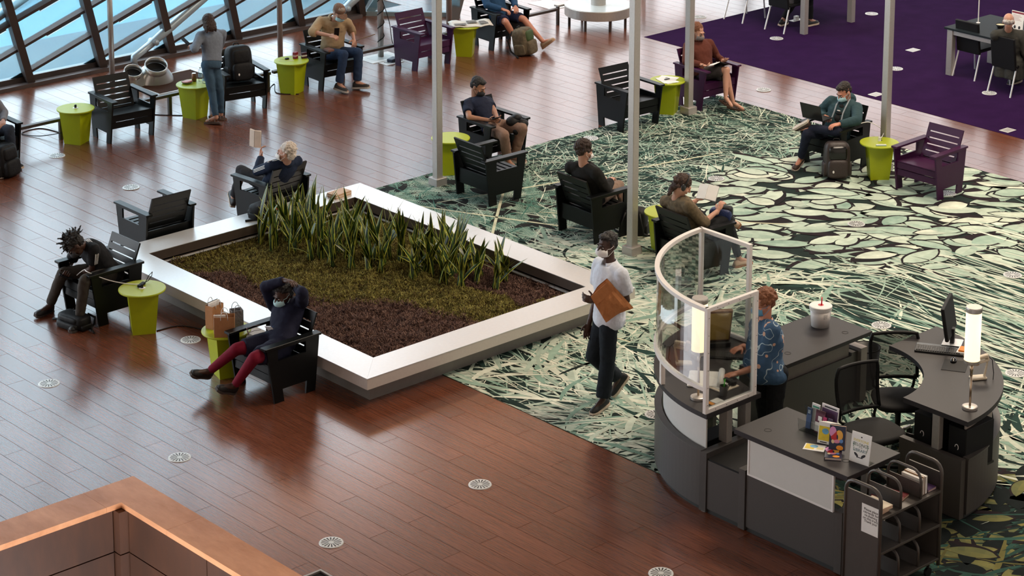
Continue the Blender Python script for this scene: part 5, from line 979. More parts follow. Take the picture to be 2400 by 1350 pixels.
        mk=mb.build('face_mask',mat('mask_%d_%d'%(int(mask[0]*100),int(mask[2]*100)),mask,.8,var=.05),t,True); md=mk.modifiers.new('s','SOLIDIFY'); md.thickness=.003
        for s in (1,-1):
            for zz in (-.005,-.085): MB().tube([hp(s*.066,.05,zz*.9-.005),hp(s*.078,.02,(zz-.01)*.6),hp(s*.084,-.015,.012 if zz>-.05 else -.03)],.0022,5).build('ear_loop',mat('mask_%d_%d'%(int(mask[0]*100),int(mask[2]*100)),mask,.8),mk)
    if glasses:
        gm=mat('glasses_'+str(int(glasses[0]*100)),glasses,.3); g_=MB()
        for s in (1,-1):
            g_.tube([hp(s*.031+.022*cos(a),.101-.006*abs(cos(a)),.004+.017*sin(a)) for a in [2*pi*i/12 for i in range(13)]],.0022,5); g_.tube([hp(s*.053,.097,.008),hp(s*.082,.03,.01),hp(s*.084,-.02,.002)],.002,5)
        g_.tube([hp(-.009,.103,.008),hp(.009,.103,.008)],.002,5); g_.build('glasses',gm,t)
    # clothes
    sc,sleeve=shirt[0],shirt[1]; hem=cloth.get('hem',-.08); inf=cloth.get('inf',.012); sb=MB(); torso(sb,J,hem,cloth.get('top',.985),inf,fem,fem,cloth.get('belly',0))
    for s in 'RL':
        capsule(sb,J['nk']+(J['s'+s]-J['nk'])*.4-Vector((0,0,.02)),J['s'+s],.056*fem+inf*.6,.054*fem+inf*.6)
        if sleeve=='short': capsule(sb,J['s'+s],J['s'+s]+(J['e'+s]-J['s'+s])*.66,.054*fem+inf*.7,.054*fem+inf,12,False,True)
        elif sleeve=='elbow': capsule(sb,J['s'+s],J['e'+s],.053*fem+inf,.048*fem+inf); capsule(sb,J['e'+s],J['e'+s]+(J['w'+s]-J['e'+s])*.25,.046*fem+inf,.046*fem+inf,12,False,True)
        else: capsule(sb,J['s'+s],J['e'+s],.052*fem+inf,.042*fem+inf); capsule(sb,J['e'+s],J['e'+s]+(J['w'+s]-J['e'+s])*.96,.041*fem+inf,.032*fem+inf*.7,12,False,True)
    if cloth.get('hood'): 
        c=J['nk']-F*.07+Vector((0,0,.02)); sb.ell(c,(.12,.06,.075)); sb.ell(c+Vector((0,0,.03))+F*.02,(.10,.07,.05))
    if cloth.get('collar'):
        cb=MB(); ax=(J['hd']-J['nk']).normalized(); sd=F.cross(ax).normalized(); f2=ax.cross(sd)*-1; f2=f2 if f2.dot(F)>0 else -f2; nb_=J['nk']-ax*.012; n=22
        for i in range(n+1):
            a=radians(28+304*i/n); dr=f2*cos(a)+sd*sin(a)
            for rr_,zz in ((.068,-.01),(.064,.038),(.070,.042),(.092,-.012+.0*cos(a))): cb.v.append(tuple(nb_+dr*rr_*fem+ax*zz))
        cb.f=[(i*4+k,(i+1)*4+k,(i+1)*4+k+1,i*4+k+1) for i in range(n) for k in range(3)]; cb.m=[0]*len(cb.f); COL.append((cb,t))
    if cloth.get('skirt'):
        for s in 'RL': capsule(sb,J['h'+s],J['h'+s]+(J['k'+s]-J['h'+s])*.82,.125,.092,14,False,True)
    if cloth.get('coat'):
        for s in 'RL': capsule(sb,J['h'+s]-F*.05,J['h'+s]+Vector((0,0,-.22))-F*.05,.14,.15,14,False,True)
    COLM=None
    shm=cloth.get('mat') or mat('cloth_%d_%d_%d'%tuple(int(c*999) for c in sc[:3]),sc,.85,var=.14,scale=30,bump=.25,bscale=45,spec=.2)
    job(cloth.get('name','shirt'),t,shm,[(sb,.0105,5,.010)])
    if cloth.get('collar'): o=COL[-1][0].build('collar',shm,t,True); o.modifiers.new('s','SOLIDIFY').thickness=.003
    pcol,plen=pants; pb=MB(); torso(pb,J,-.155,.13,.010,fem,fem,cloth.get('belly',0)*.5)
    for s in 'RL':
        h,k,a=J['h'+s],J['k'+s],J['a'+s]
        if plen=='short': capsule(pb,h,h+(k-h)*.86,.098*fem,.085*fem,14,False,True)
        else:
            lo=cloth.get('leg',.052); capsule(pb,h,k,.093*fem,.066*fem+(lo-.052)*.5,14); capsule(pb,k,k+(a-k)*cloth.get('cuff',.93),.064*fem+(lo-.052)*.5,lo,14,False,True)
    job('trousers' if plen!='tights' else 'tights',t,mat('pants_%d_%d_%d'%tuple(int(c*999) for c in pcol[:3]),pcol,.85,var=.16,scale=24,bump=.25,bscale=40,spec=.2),[(pb,.0105,4,.0 if plen=='tights' else .011)])
    # shoes
    for s in 'RL':
        a,tt,k=J['a'+s],J['t'+s],J['k'+s]; lat=(tt-a).cross(k-a)
        if lat.length<1e-4: lat=Vector((1,0,0))
        lat.normalize(); d=(tt-a).normalized(); d=Matrix.Rotation(radians(20),3,lat)@d
        up=lat.cross(d)
        if up.dot(k-a)<0: up=-up
        Ms=Matrix(((lat.x,d.x,up.x,a.x),(lat.y,d.y,up.y,a.y),(lat.z,d.z,up.z,a.z),(0,0,0,1)))
        secs=[(-.072,.024,.055),(-.055,.034,.075),(-.02,.037,.085),(.03,.038,.075),(.08,.043,.055),(.13,.045,.044),(.165,.036,.034),(.182,.018,.022)]
        z0=-.078; v=[]; seg=12
        for y,hw,h in secs:
            for q in range(seg):
                an=2*pi*q/seg; v.append(Ms@Vector((hw*cos(an)*(1 if sin(an)<.2 else .86),y,z0+.014+max(0,(sin(an)+.35)/1.35)*h)))
        n=len(secs); up_=MB().add(v,[(i*seg+q,(i+1)*seg+q,(i+1)*seg+(q+1)%seg,i*seg+(q+1)%seg) for i in range(n-1) for q in range(seg)]+[tuple(range(seg)),tuple(range(n*seg-1,(n-1)*seg-1,-1))])
        if shoe=='sandal':
            sh=up_; so=MB().prism([(-.04,-.07),(.04,-.07),(.048,.1),(.035,.17),(0,.19),(-.035,.17),(-.048,.1)],z0-.008,z0+.014,Ms).build('sandal',mat('sandal_brown',(.07,.035,.02,1),.6),t)
            MB().tube([Ms@Vector((-.045,.09,z0+.02)),Ms@Vector((0,.08,z0+.075)),Ms@Vector((.045,.09,z0+.02))],.008,6).tube([Ms@Vector((-.04,-.0,z0+.02)),Ms@Vector((0,.03,z0+.11)),Ms@Vector((.04,0,z0+.02))],.008,6).build('strap',mat('sandal_brown',(.07,.035,.02,1),.6),so); continue
        sh=up_.build('shoe',mat('shoe_%d_%d'%(int(shoe[0]*999),int(shoe[2]*999)),shoe,.6,bump=.2),t,True)
        MB().prism([(-.03,-.076),(.03,-.076),(.04,-.04),(.04,.05),(.049,.12),(.042,.165),(.02,.188),(-.02,.188),(-.042,.165),(-.049,.12),(-.04,.05),(-.04,-.04)],z0-.010,z0+.016,Ms).build('sole',mat('sole_%d'%int((sole or shoe)[0]*999),sole or (.5,.42,.34,1),.7),sh)
        for q in range(3): MB().tube([Ms@Vector((-.022,.03+.022*q,z0+.078-.006*q)),Ms@Vector((.022,.03+.022*q,z0+.078-.006*q))],.003,5).build('lace',M_RUBBER if shoe[0]<.2 else M_WHITE,sh)
    return t,J,hp,F
DSK=(.055,.022,.013,1); MSK=(.34,.165,.10,1); LSK=(.50,.26,.18,1); PSK=(.52,.22,.14,1)
SURG=(.42,.66,.70,1)
P={}
# man bent over his phone
P['dread']=person('dread','man with short dreadlocks in a black striped T-shirt bent over his phone',DSK,((.012,.012,.014,1),'short'),((.045,.038,.032,1),'long'),(.010,.010,.011,1),('dread',(.008,.006,.006,1)),(25,52),(.02,.02,.022,1),{'R':dict(c=.7,n=(-.5,0,.5)),'L':dict(c=.7,n=(.3,0,.8))},(.02,.02,.02,1),sole=(.06,.05,.045,1))
# woman in red tights
P['tights']=person('tights','woman in navy dress and red tights resting hands on her head',DSK,((.010,.011,.028,1),'long'),((.16,.006,.022,1),'tights'),(.009,.009,.010,1),('cornrow',(.008,.006,.006,1)),(18,22),SURG,{'R':dict(d=(-1,-.2,.1),n=(0,.1,-1),c=.35),'L':dict(d=(.8,-.3,.2),n=(0,.2,-1),c=.35)},cloth=dict(skirt=True,name='dress',slim=1.04,cuff=.95,leg=.043,inf=.016,hem=-.12),sole=(.06,.05,.045,1))
P['reader_old']=person('reader_old','white-haired man in a navy track jacket holding up a book',LSK,((.012,.020,.045,1),'long'),((.03,.03,.035,1),'long'),(.03,.03,.032,1),('wavy_white',(.60,.52,.45,1)),(-38,0),(.75,.74,.72,1),{'L':dict(d=(.05,.1,1),n=(.6,-.6,0),c=.5)},cloth=dict(inf=.018,name='jacket',collar=True))
P['cap']=person('cap','man in a tan shirt, jeans and brown cap holding a tablet',LSK,((.36,.25,.145,1),'elbow'),((.022,.040,.085,1),'long'),(.030,.026,.025,1),('grey_short',(.30,.24,.20,1)),(-28,28),SURG,{'R':dict(c=.5,n=(-.3,-.3,-1)),'L':dict(c=.6,n=(.3,0,-1))},cloth=dict(belly=.06,inf=.02,leg=.062,collar=True),sole=(.45,.42,.38,1))
P['tee']=person('tee','young man in a navy T-shirt and khaki trousers looking at his phone',MSK,((.012,.016,.035,1),'short'),((.22,.135,.10,1),'long'),(.25,.14,.09,1),('short',(.010,.008,.008,1)),(-22,28),(.012,.012,.014,1),{'R':dict(c=.65,n=(-.6,0,.4)),'L':dict(c=.65,n=(.6,0,.4))},cloth=dict(leg=.064))
P['dark']=person('dark','curly-haired man in a black sweater seen from behind',LSK,((.014,.013,.012,1),'long'),((.24,.165,.125,1),'long'),(.05,.03,.02,1),('curly',(.030,.013,.007,1)),(22,12),(.75,.72,.70,1),{'R':dict(c=.5)},cloth=dict(inf=.026,name='sweater'))
M_CAMO=mat('camo_blouse',(.12,.085,.045,1),.85,var=.85,scale=26,bump=.2)
P['phones']=person('phones','reader in a mottled olive top wearing black headphones seen from behind',LSK,((.12,.085,.045,1),'elbow'),((.016,.017,.019,1),'long'),(.52,.36,.26,1),('long_tied',(.040,.016,.008,1)),(35,35),None,{'R':dict(d=(-.1,.6,.7),c=.5),'L':dict(c=.6,d=(.2,.6,.6))},cloth=dict(mat=M_CAMO,inf=.02,name='blouse',leg=.045,cuff=.86),sole=(.30,.13,.06,1),face=False)
P['hoodie']=person('hoodie','reader in a brown hoodie and shorts with crossed bare legs',LSK,((.10,.028,.018,1),'long'),((.05,.04,.04,1),'short'),'sandal',('bob',(.16,.055,.022,1)),(-25,20),(.18,.16,.16,1),{'R':dict(c=.5,n=(-.2,0,1)),'L':dict(c=.5,n=(.2,0,1))},(.05,.04,.04,1),cloth=dict(inf=.022,hood=True,name='hoodie',slim=.95))
P['laptop']=person('laptop','man in a teal hooded jacket using a laptop with one leg crossed',PSK,((.030,.062,.072,1),'long'),((.012,.015,.030,1),'long'),(.045,.022,.015,1),('short',(.016,.009,.006,1)),(28,32),SURG,{'R':dict(c=.35,n=(0,-.2,-1)),'L':dict(c=.4,n=(0,-.2,-1))},cloth=dict(inf=.026,hood=True,name='jacket'),sole=(.55,.46,.38,1))
P['shorts']=person('shorts','man in a blue shirt and navy shorts with bare legs stretched out',PSK,((.02,.06,.13,1),'long'),((.014,.017,.045,1),'short'),(.42,.29,.19,1),('short',(.03,.015,.01,1)),(0,20),None,cloth=dict(inf=.018),sole=(.40,.24,.14,1))
P['edge']=person('edge','person in jeans cut off by the left picture edge',LSK,((.20,.20,.22,1),'long'),((.030,.038,.055,1),'long'),(.012,.012,.013,1),('short',(.03,.015,.01,1)),(0,20),None,cloth=dict(leg=.062))
P['walker']=person('walker','man in a white short-sleeved shirt walking with a brown paper packet',DSK,((.66,.69,.76,1),'short'),((.014,.019,.026,1),'long'),(.011,.011,.012,1),('grey_short',(.016,.013,.012,1)),(-8,4),(.82,.80,.78,1),{'L':dict(d=(.45,.75,.15),n=(.6,-.5,.0),c=.45),'R':dict(d=(0,.2,-1),c=.4,n=(-1,0,0))},cloth=dict(inf=.032,hem=-.158,leg=.074,collar=True),sole=(.68,.55,.44,1))
P['denim']=person('denim','woman in a grey denim jacket and jeans standing by the windows',LSK,((.17,.195,.235,1),'long'),((.050,.095,.145,1),'long'),'sandal',('bob',(.035,.016,.009,1)),(10,35),None,{'R':dict(c=.6),'L':dict(c=.6)},cloth=dict(slim=.88,inf=.02,hem=.06,name='jacket',leg=.046),face=False,head_s=.95)
M_HAW=bpy.data.materials.new('blue_print_shirt'); M_HAW.use_nodes=True; nt=M_HAW.node_tree; N=nt.nodes.new; L=nt.links.new; b_=nt.nodes['Principled BSDF']; b_.inputs['Roughness'].default_value=.85
tc=N('ShaderNodeTexCoord'); n1=N('ShaderNodeTexNoise'); n1.inputs['Scale'].default_value=7; n1.inputs['Detail'].default_value=1; L(tc.outputs['Object'],n1.inputs['Vector']); m1=N('ShaderNodeMath'); m1.operation='SUBTRACT'; m1.inputs[1].default_value=.5; L(n1.outputs[0],m1.inputs[0]); m2=N('ShaderNodeMath'); m2.operation='ABSOLUTE'; L(m1.outputs[0],m2.inputs[0]); m3=N('ShaderNodeMath'); m3.operation='LESS_THAN'; m3.inputs[1].default_value=.010; L(m2.outputs[0],m3.inputs[0])
vo=N('ShaderNodeTexVoronoi'); vo.inputs['Scale'].default_value=9; L(tc.outputs['Object'],vo.inputs['Vector']); m4=N('ShaderNodeMath'); m4.operation='LESS_THAN'; m4.inputs[1].default_value=.20; L(vo.outputs['Distance'],m4.inputs[0])
x1=N('ShaderNodeMix'); x1.data_type='RGBA'; x1.inputs[6].default_value=(.028,.075,.15,1); x1.inputs[7].default_value=(.36,.46,.52,1); L(m3.outputs[0],x1.inputs[0]); x2=N('ShaderNodeMix'); x2.data_type='RGBA'; x2.inputs[7].default_value=(.50,.30,.22,1); L(m4.outputs[0],x2.inputs[0]); L(x1.outputs[2],x2.inputs[6]); L(x2.outputs[2],b_.inputs['Base Color'])
P['worker']=person('worker','desk clerk in a blue printed shirt with curly ginger hair',PSK,((.035,.085,.16,1),'elbow'),((.012,.013,.016,1),'long'),(.012,.012,.012,1),('curly',(.21,.075,.030,1)),(-6,10),(.10,.30,.50,1),{'L':dict(d=(-.05,1,-.05),n=(0,0,-1),c=.25),'R':dict(d=(-.25,1,-.1),n=(0,0,-1),c=.4)},(.02,.02,.02,1),cloth=dict(mat=M_HAW,inf=.028,belly=.09,hem=-.15,collar=True,slim=1.05))
P['elder']=person('elder','elderly bald man in a dark grey coat at the right work table',LSK,((.040,.040,.036,1),'long'),((.03,.03,.03,1),'short'),(.012,.012,.012,1),('fringe',(.50,.46,.43,1)),(0,10),None,cloth=dict(inf=.032,name='coat',coat=True,collar=True,hem=-.14),face=False)
P['hidden']=person('hidden','seated visitor cut off by the top picture edge above the purple carpet',LSK,((.05,.05,.06,1),'long'),((.012,.012,.014,1),'long'),(.015,.015,.016,1),('short',(.03,.02,.015,1)),(0,10),None,sole=(.60,.48,.38,1))
# extras worn by them
def ribbon(pts,r,name,m,par): MB().tube(pts,r,6).build(name,m,par)
for key,par in (('dread',P['dread']),('reader_old',P['reader_old'])):
    t,J,hp,F=par
    for s in ('L','R'):
        out=(J['s'+s]-J['nk']).normalized(); up=Vector((0,0,1)); a,b=J['s'+s],J['e'+s]; ax=(b-a).normalized(); side=(out-ax*out.dot(ax)+up*.25).normalized(); tang=ax.cross(side).normalized()
        for k in (-1,0,1):
            q=side*.064+tang*.016*k; end=.64 if key=='dread' else .97; ribbon([J['nk']+out*.05+up*.048+tang*.016*k,a-out*.01+up*.066*.6+side*.045+tang*.016*k,a+ax*.05+q,a+ax*((b-a).length*end)+q*.98],.0042,'sleeve_stripe',M_WHITE,t)
t,J,hp,F=P['dread']; MB().ell(J['nk']*.62+J['pel']*.38+F*.10,(.012,.006,.012)).build('chest_emblem',M_WHITE,t)
t,J,hp,F=P['cap']; m=mat('brown_cap',(.16,.085,.055,1),.85,var=.5,scale=50)
mb=MB(); H3=(hp(1,0,0)-hp(0,0,0),hp(0,1,0)-hp(0,0,0),hp(0,0,1)-hp(0,0,0)); R3=Matrix(((H3[0].x,H3[1].x,H3[2].x),(H3[0].y,H3[1].y,H3[2].y),(H3[0].z,H3[1].z,H3[2].z)))
mb.ell(hp(0,-.018,.062),(.086,.104,.074),R3).build('cap',m,t,True); MB().prism([(-.07,.07),(-.066,.12),(-.04,.155),(0,.165),(.04,.155),(.066,.12),(.07,.07)],.055,.063,Matrix.Translation(hp(0,0,0))@R3.to_4x4()@Matrix.Rotation(radians(-12),4,'X')).build('cap_brim',m,t)
t,J,hp,F=P['phones']; m=mat('headphone_black',(.012,.012,.013,1),.35)
MB().tube([hp(.088*cos(a),-.01,.02+.125*sin(a)) for a in [pi*i/12 for i in range(13)]],.010,8).build('headband',m,t,True)
for s in (1,-1): MB().ell(hp(s*.092,-.01,.0),(.018,.036,.042),R3 if False else None).build('ear_cup',m,t,True)
t,J,hp,F=P['tights']; c=J['nk']*.45+J['pel']*.55+F*.13
ribbon([J['nk']+F*.07+Vector((.03,0,-.02)),J['nk']*.7+J['pel']*.3+F*.14+Vector((.02,0,0)),c+Vector((.03,.03,.0))],.006,'lanyard',mat('blue_lanyard',(.01,.10,.36,1),.6),t)
fq=frame(F,Vector((0,0,1))); 
for nm,off,wd,hh,m in (('badge',(.05,.035,-.02),.045,.055,mat('badge_white',(.72,.70,.70,1),.4)),('phone_pouch',(.085,.055,-.11),.032,.055,mat('pouch_blue',(.02,.17,.45,1),.35))):
    pos=c+fq@Vector((off[0],off[1],off[2])); MB().box(-wd,wd,-.004,.004,-hh,hh,Matrix.Translation(pos)@fq.to_4x4()@Matrix.Rotation(radians(-35),4,'X')@Matrix.Rotation(.3,4,'Y')).build(nm,m,t)
t,J,hp,F=P['laptop']; cst=J['nk']*.62+J['pel']*.38; sd=(J['sR']-J['sL']).normalized(); ax=(J['nk']-J['pel']).normalized(); fr=ax.cross(sd)*-1; fr=fr if fr.dot(F)>0 else -fr
MB().ell(cst+fr*.118,(.055,.05,.02)).ell(J['nk']*.8+J['pel']*.2+fr*.105,(.045,.04,.03)).ell(J['nk']*.45+J['pel']*.55+fr*.115,(.05,.045,.06)).build('inner_shirt',mat('inner_black',(.006,.006,.007,1),.8),t,True)
MB().ell(cst+fr*.162+ax*.02,(.028,.012,.008)).build('shirt_emblem',M_WHITE,t)
for s_ in (1,-1): ribbon([J['nk']+sd*.055*s_+fr*.05+ax*.03,J['nk']*.8+J['pel']*.2+sd*.065*s_+fr*.135,cst+sd*.06*s_+fr*.148,J['nk']*.3+J['pel']*.7+sd*.07*s_+fr*.145],.010,'jacket_lining',mat('pale_lining',(.36,.40,.44,1),.8),t)
t,J,hp,F=P['hoodie']; ribbon([J['nk']+F*.085-Vector((0,0,.01)),J['nk']*.75+J['pel']*.25+F*.140],.004,'zip',M_STEEL,t)
# settle all the deferred skins into plain meshes
tmp=[]; tx=bpy.data.textures.new('folds','CLOUDS'); tx.noise_scale=.075; tx.noise_depth=2; th=bpy.data.textures.new('strands','CLOUDS'); th.noise_scale=.016; th.noise_depth=1
for name,par,m,mbs,k in JOBS:
    L_=[]
    for mb,vox,sm,wr in mbs:
        o=bpy.data.objects.new('tmp',mb.mesh('tmp',m)); C.objects.link(o); r=o.modifiers.new('r','REMESH'); r.mode='VOXEL'; r.voxel_size=vox; r.use_smooth_shade=True
        if sm: s_=o.modifiers.new('s','SMOOTH'); s_.factor=.6; s_.iterations=sm
        if wr: tq=tx if wr>0 else th; wr=abs(wr); d_=o.modifiers.new('d','DISPLACE'); d_.texture=tq; d_.strength=wr*1.6; d_.mid_level=.5; d_.texture_coords='LOCAL'
        L_.append(o); tmp.append(o)
    k['L']=L_
bpy.context.view_layer.update(); dg=bpy.context.evaluated_depsgraph_get()
for name,par,m,mbs,k in JOBS:
    bm=bmesh.new()
    for o in k['L']:
        ev=o.evaluated_get(dg); me=ev.to_mesh(); bm.from_mesh(me); ev.to_mesh_clear()
    me=bpy.data.meshes.new(name); bm.to_mesh(me); bm.free(); me.materials.append(m); me.polygons.foreach_set('use_smooth',[True]*len(me.polygons)); obj(name,me,par)
for o in [q for q in bpy.data.objects if q.type=='FONT']:   # lettering becomes plain mesh
    me=bpy.data.meshes.new_from_object(o.evaluated_get(dg)); n_=obj('lettering',me,o.parent); n_.matrix_local=o.matrix_local.copy(); bpy.data.objects.remove(o)
for o in tmp:
    d=o.data; bpy.data.objects.remove(o); bpy.data.meshes.remove(d)
# ---------------------------------------------------------------- bags, books, phones and other belongings
def sq(c,e): return (abs(c)**e)*(1 if c>=0 else -1)
def superell(mb,c,r,M=None,e1=.45,e2=.45,nu=20,nv=12):
    p=[]; 
    for j in range(nv+1):
        t=-pi/2+pi*j/nv
        for i in range(nu): a=2*pi*i/nu; q=Vector((r[0]*sq(cos(t),e1)*sq(cos(a),e2),r[1]*sq(cos(t),e1)*sq(sin(a),e2),r[2]*sq(sin(t),e1))); p.append((M@q if M else q)+Vector(c))
    mb.add(p,[(j*nu+i,j*nu+(i+1)%nu,(j+1)*nu+(i+1)%nu,(j+1)*nu+i) for j in range(nv) for i in range(nu)]); return mb
def backpack(x,y,z,rz,h,wd,dp,m,label,lean=0,m2=None,emblem=False,tilt=0):
    t=thing('backpack',label,'backpack',(x,y,z),radians(rz)); Mx=Matrix.Rotation(radians(lean),3,'X')@Matrix.Rotation(radians(tilt),3,'Y'); A=lambda q: Mx@Vector(q)
    superell(MB(),A((0,0,h*.5)),(wd/2,dp/2,h*.5),Mx).build('main_bag',m,t,True)
    superell(MB(),A((0,dp*.42,h*.28)),(wd*.40,dp*.28,h*.26),Mx).build('front_pocket',m,t,True)
    superell(MB(),A((0,dp*.30,h*.70)),(wd*.36,dp*.28,h*.20),Mx).build('top_pocket',m2 or m,t,True)
    MB().tube([A((-.045,-dp*.2,h*.97)),A((-.03,-dp*.2,h*1.05)),A((.03,-dp*.2,h*1.05)),A((.045,-dp*.2,h*.97))],.009,6).build('handle',M_RUBBER,t,True)
    for s in (1,-1):
        MB().tube([A((s*wd*.28,-dp*.45,h*.92)),A((s*wd*.40,-dp*.75,h*.6)),A((s*wd*.45,-dp*.6,h*.2)),A((s*wd*.55,-dp*.2,.015)),A((s*wd*.85,dp*.1,.012))],.013,6).build('strap',M_RUBBER,t,True)
        superell(MB(),A((s*wd*.47,0,h*.25)),(wd*.09,dp*.36,h*.2),Mx).build('side_pocket',m,t,True)
    MB().tube([A((-wd*.3,dp*.56,h*.46)),A((0,dp*.60,h*.50)),A((wd*.3,dp*.56,h*.46))],.003,5).build('zip',M_STEEL,t)
    if emblem: MB().ell(A((wd*.2,dp*.70,h*.22)),(.012,.004,.018),Mx).build('emblem',M_WHITE,t)
    return t
M_BAG=mat('black_nylon',(.006,.006,.007,1),.6,bump=.4,bscale=30,spec=.25); M_BAGB=mat('brown_black_nylon',(.030,.020,.018,1),.5,bump=.4,bscale=30)
M_CAMOP=mat('camo_cordura',(.10,.075,.042,1),.8,var=.9,scale=22,bump=.3); M_GRNP=mat('olive_liner',(.035,.065,.015,1),.7,var=.5)
backpack(18.10,25.86,.39,168,.50,.36,.24,M_BAG,'large black backpack standing on the armchair by the windows',8,None,True)
backpack(21.90,18.26,.006,140,.47,.33,.22,M_BAGB,'brown-black backpack on the carpet before the laptop man',6,mat('black_gloss_nylon',(.008,.008,.008,1),.2),True)
backpack(12.10,20.40,.0,100,.15,.38,.20,M_BAG,'dark backpack lying on the floor behind the phone user feet',0)
backpack(22.95,25.30,0,200,.42,.32,.26,M_CAMOP,'camouflage backpack with green lining between the man in shorts legs',10,M_GRNP)
backpack(14.13,25.36,0,200,.42,.34,.26,M_BAG,'black backpack on the floor at the left picture edge',6)
backpack(18.52,18.48,.006,-60,.34,.30,.20,M_BAG,'black bag on the carpet between post and lime table',8)
backpack(15.12,21.22,.30,10,.17,.30,.20,M_BAG,'black bag resting on the planter ledge behind the snake plants',0)
t=thing('jacket','black jacket bundled on the lap of the man in the navy T-shirt','jacket',(19.24,21.44,.52)); mb=MB(); 
for a,b,c,r in ((0,0,.05,.10),(.08,-.08,.02,.09),(.0,-.10,-.06,.08),(.10,.05,.06,.08),(.03,-.03,.10,.06)): mb.ell((a,b,c),(r,r*.9,r*.7))
mb.build('cloth',M_BAG,t,True)
# paper bags
M_KRAFT=mat('kraft_paper',(.40,.185,.075,1),.8,var=.18,scale=18,bump=.3,bscale=25)
def paper_bag(x,y,z,rz,wd,dp,h,m,label,hm,papers=0):
    t=thing('shopping_bag',label,'bag',(x,y,z),radians(rz)); k=.003
    for nm,a in (('side',(-wd/2,wd/2,-dp/2,-dp/2+k,0,h)),('side',(-wd/2,wd/2,dp/2-k,dp/2,0,h)),('gusset',(-wd/2,-wd/2+k,-dp/2+k,dp/2-k,0,h)),('gusset',(wd/2-k,wd/2,-dp/2+k,dp/2-k,0,h)),('bottom',(-wd/2+k,wd/2-k,-dp/2+k,dp/2-k,0,k))): MB().box(*a).build(nm,m,t)
    for s in (1,-1): MB().tube([(-.035,s*dp/2*1.05,h-.03)]+[(-.035*cos(a),s*dp/2*1.1,h+.06*sin(a)) for a in [pi*i/8 for i in range(9)]]+[(.035,s*dp/2*1.05,h-.03)],.0035,6).build('handle',hm,t,True)
    return t
paper_bag(12.52,18.42,.47,12,.16,.10,.24,M_KRAFT,'taller brown paper bag packed with papers on the lime table',M_WHITE)
paper_bag(12.46,18.16,.47,-38,.20,.11,.21,M_KRAFT,'wider brown paper bag nearest the armrest of the woman in red tights',M_WHITE)
paper_bag(12.66,18.24,.47,-20,.12,.09,.20,mat('grey_plastic_bag',(.20,.19,.20,1),.3,var=.3,bump=.5),'grey plastic bag behind the paper bags',mat('clear_grey_handle',(.45,.45,.46,1),.3))
t=thing('magazine','black and white magazine standing out of the taller paper bag','magazine',(12.52,18.43,.50),radians(12)); MB().box(-.07,.07,-.012,.012,0,.235).build('pages',M_PAPER,t); MB().box(-.071,.071,.013,.016,0,.24).build('cover',M_INK,t)
t=thing('document','white folded document inside the wider paper bag','document',(12.44,18.18,.49),radians(-38)); MB().box(-.08,.04,-.006,.006,0,.195).build('sheets',M_PAPER,t)
# phones, books, tablets
def slab(name,label,cat,M,sx,sy,sz,m,m2=None):
    t=thing(name,label,cat); t.matrix_world=M; MB().rbox(-sx/2,sx/2,-sy/2,sy/2,-sz/2,sz/2,min(.004,sz/3)).build('case',m,t)
    if m2: MB().box(-sx/2*.92,sx/2*.92,-sy/2*.94,sy/2*.94,sz/2,sz/2+.0008).build('screen',m2,t)
    return t
M_SCR=mat('phone_screen',(.03,.04,.05,1),.1)
def at(p,rz,rx=0,ry=0): return Matrix.Translation(p)@Matrix.Rotation(radians(rz),4,'Z')@Matrix.Rotation(radians(rx),4,'X')@Matrix.Rotation(radians(ry),4,'Y')
slab('phone','dark phone in the hands of the man with dreadlocks','phone',at((12.17,20.66,.46),60,25),.075,.15,.009,M_RUBBER,M_SCR)
slab('phone','dark phone in the hands of the man in the navy T-shirt','phone',at((18.99,21.50,.645),170,25),.072,.15,.009,M_RUBBER,M_SCR)
slab('phone','black phone at the chest of the man in the cap','phone',at((19.60,25.60,.88),150,60),.072,.15,.009,M_RUBBER,M_SCR)
slab('phone','phone held in front of the woman in denim','phone',at((17.24,25.88,1.10),20,35),.072,.15,.009,M_RUBBER,M_SCR)
slab('tablet','brown tablet held by the man in the cap','tablet',at((20.13,25.62,.70),160,20,12),.26,.18,.012,mat('brown_case',(.16,.095,.055,1),.5),M_SCR)
slab('wallet','pinkish brown wallet on the armrest of the man in the cap','wallet',at((19.53,25.70,.61),176),.10,.14,.03,mat('brown_wallet',(.16,.07,.05,1),.6))
t=thing('book','open cream book held up by the white-haired man','book'); t.matrix_world=at((15.545,21.93,.99),118,-6,-6)
MB().rbox(-.075,.0,-.006,.012,-.11,.11,.003,Matrix.Rotation(.28,4,'Z')).rbox(0,.075,-.006,.012,-.11,.11,.003,Matrix.Rotation(-.28,4,'Z')).build('pages',mat('cream_pages',(.72,.60,.50,1),.8),t); MB().box(-.078,.0,-.010,-.0062,-.113,.113,Matrix.Rotation(.28,4,'Z')).box(0,.078,-.010,-.0062,-.113,.113,Matrix.Rotation(-.28,4,'Z')).build('cover',M_INK,t)
t=thing('book','open white book of the reader with headphones','book'); t.matrix_world=at((18.45,17.27,.84),-70,52)
MB().rbox(-.12,.0,-.09,.09,-.008,.010,.003,Matrix.Rotation(-.22,4,'Y')).rbox(0,.12,-.09,.09,-.008,.010,.003,Matrix.Rotation(.22,4,'Y')).build('pages',M_PAPER,t); MB().box(-.122,.0,-.092,.092,-.012,-.0082,Matrix.Rotation(-.22,4,'Y')).box(0,.122,-.092,.092,-.012,-.0082,Matrix.Rotation(.22,4,'Y')).build('cover',mat('grey_cover',(.2,.2,.22,1),.6),t)
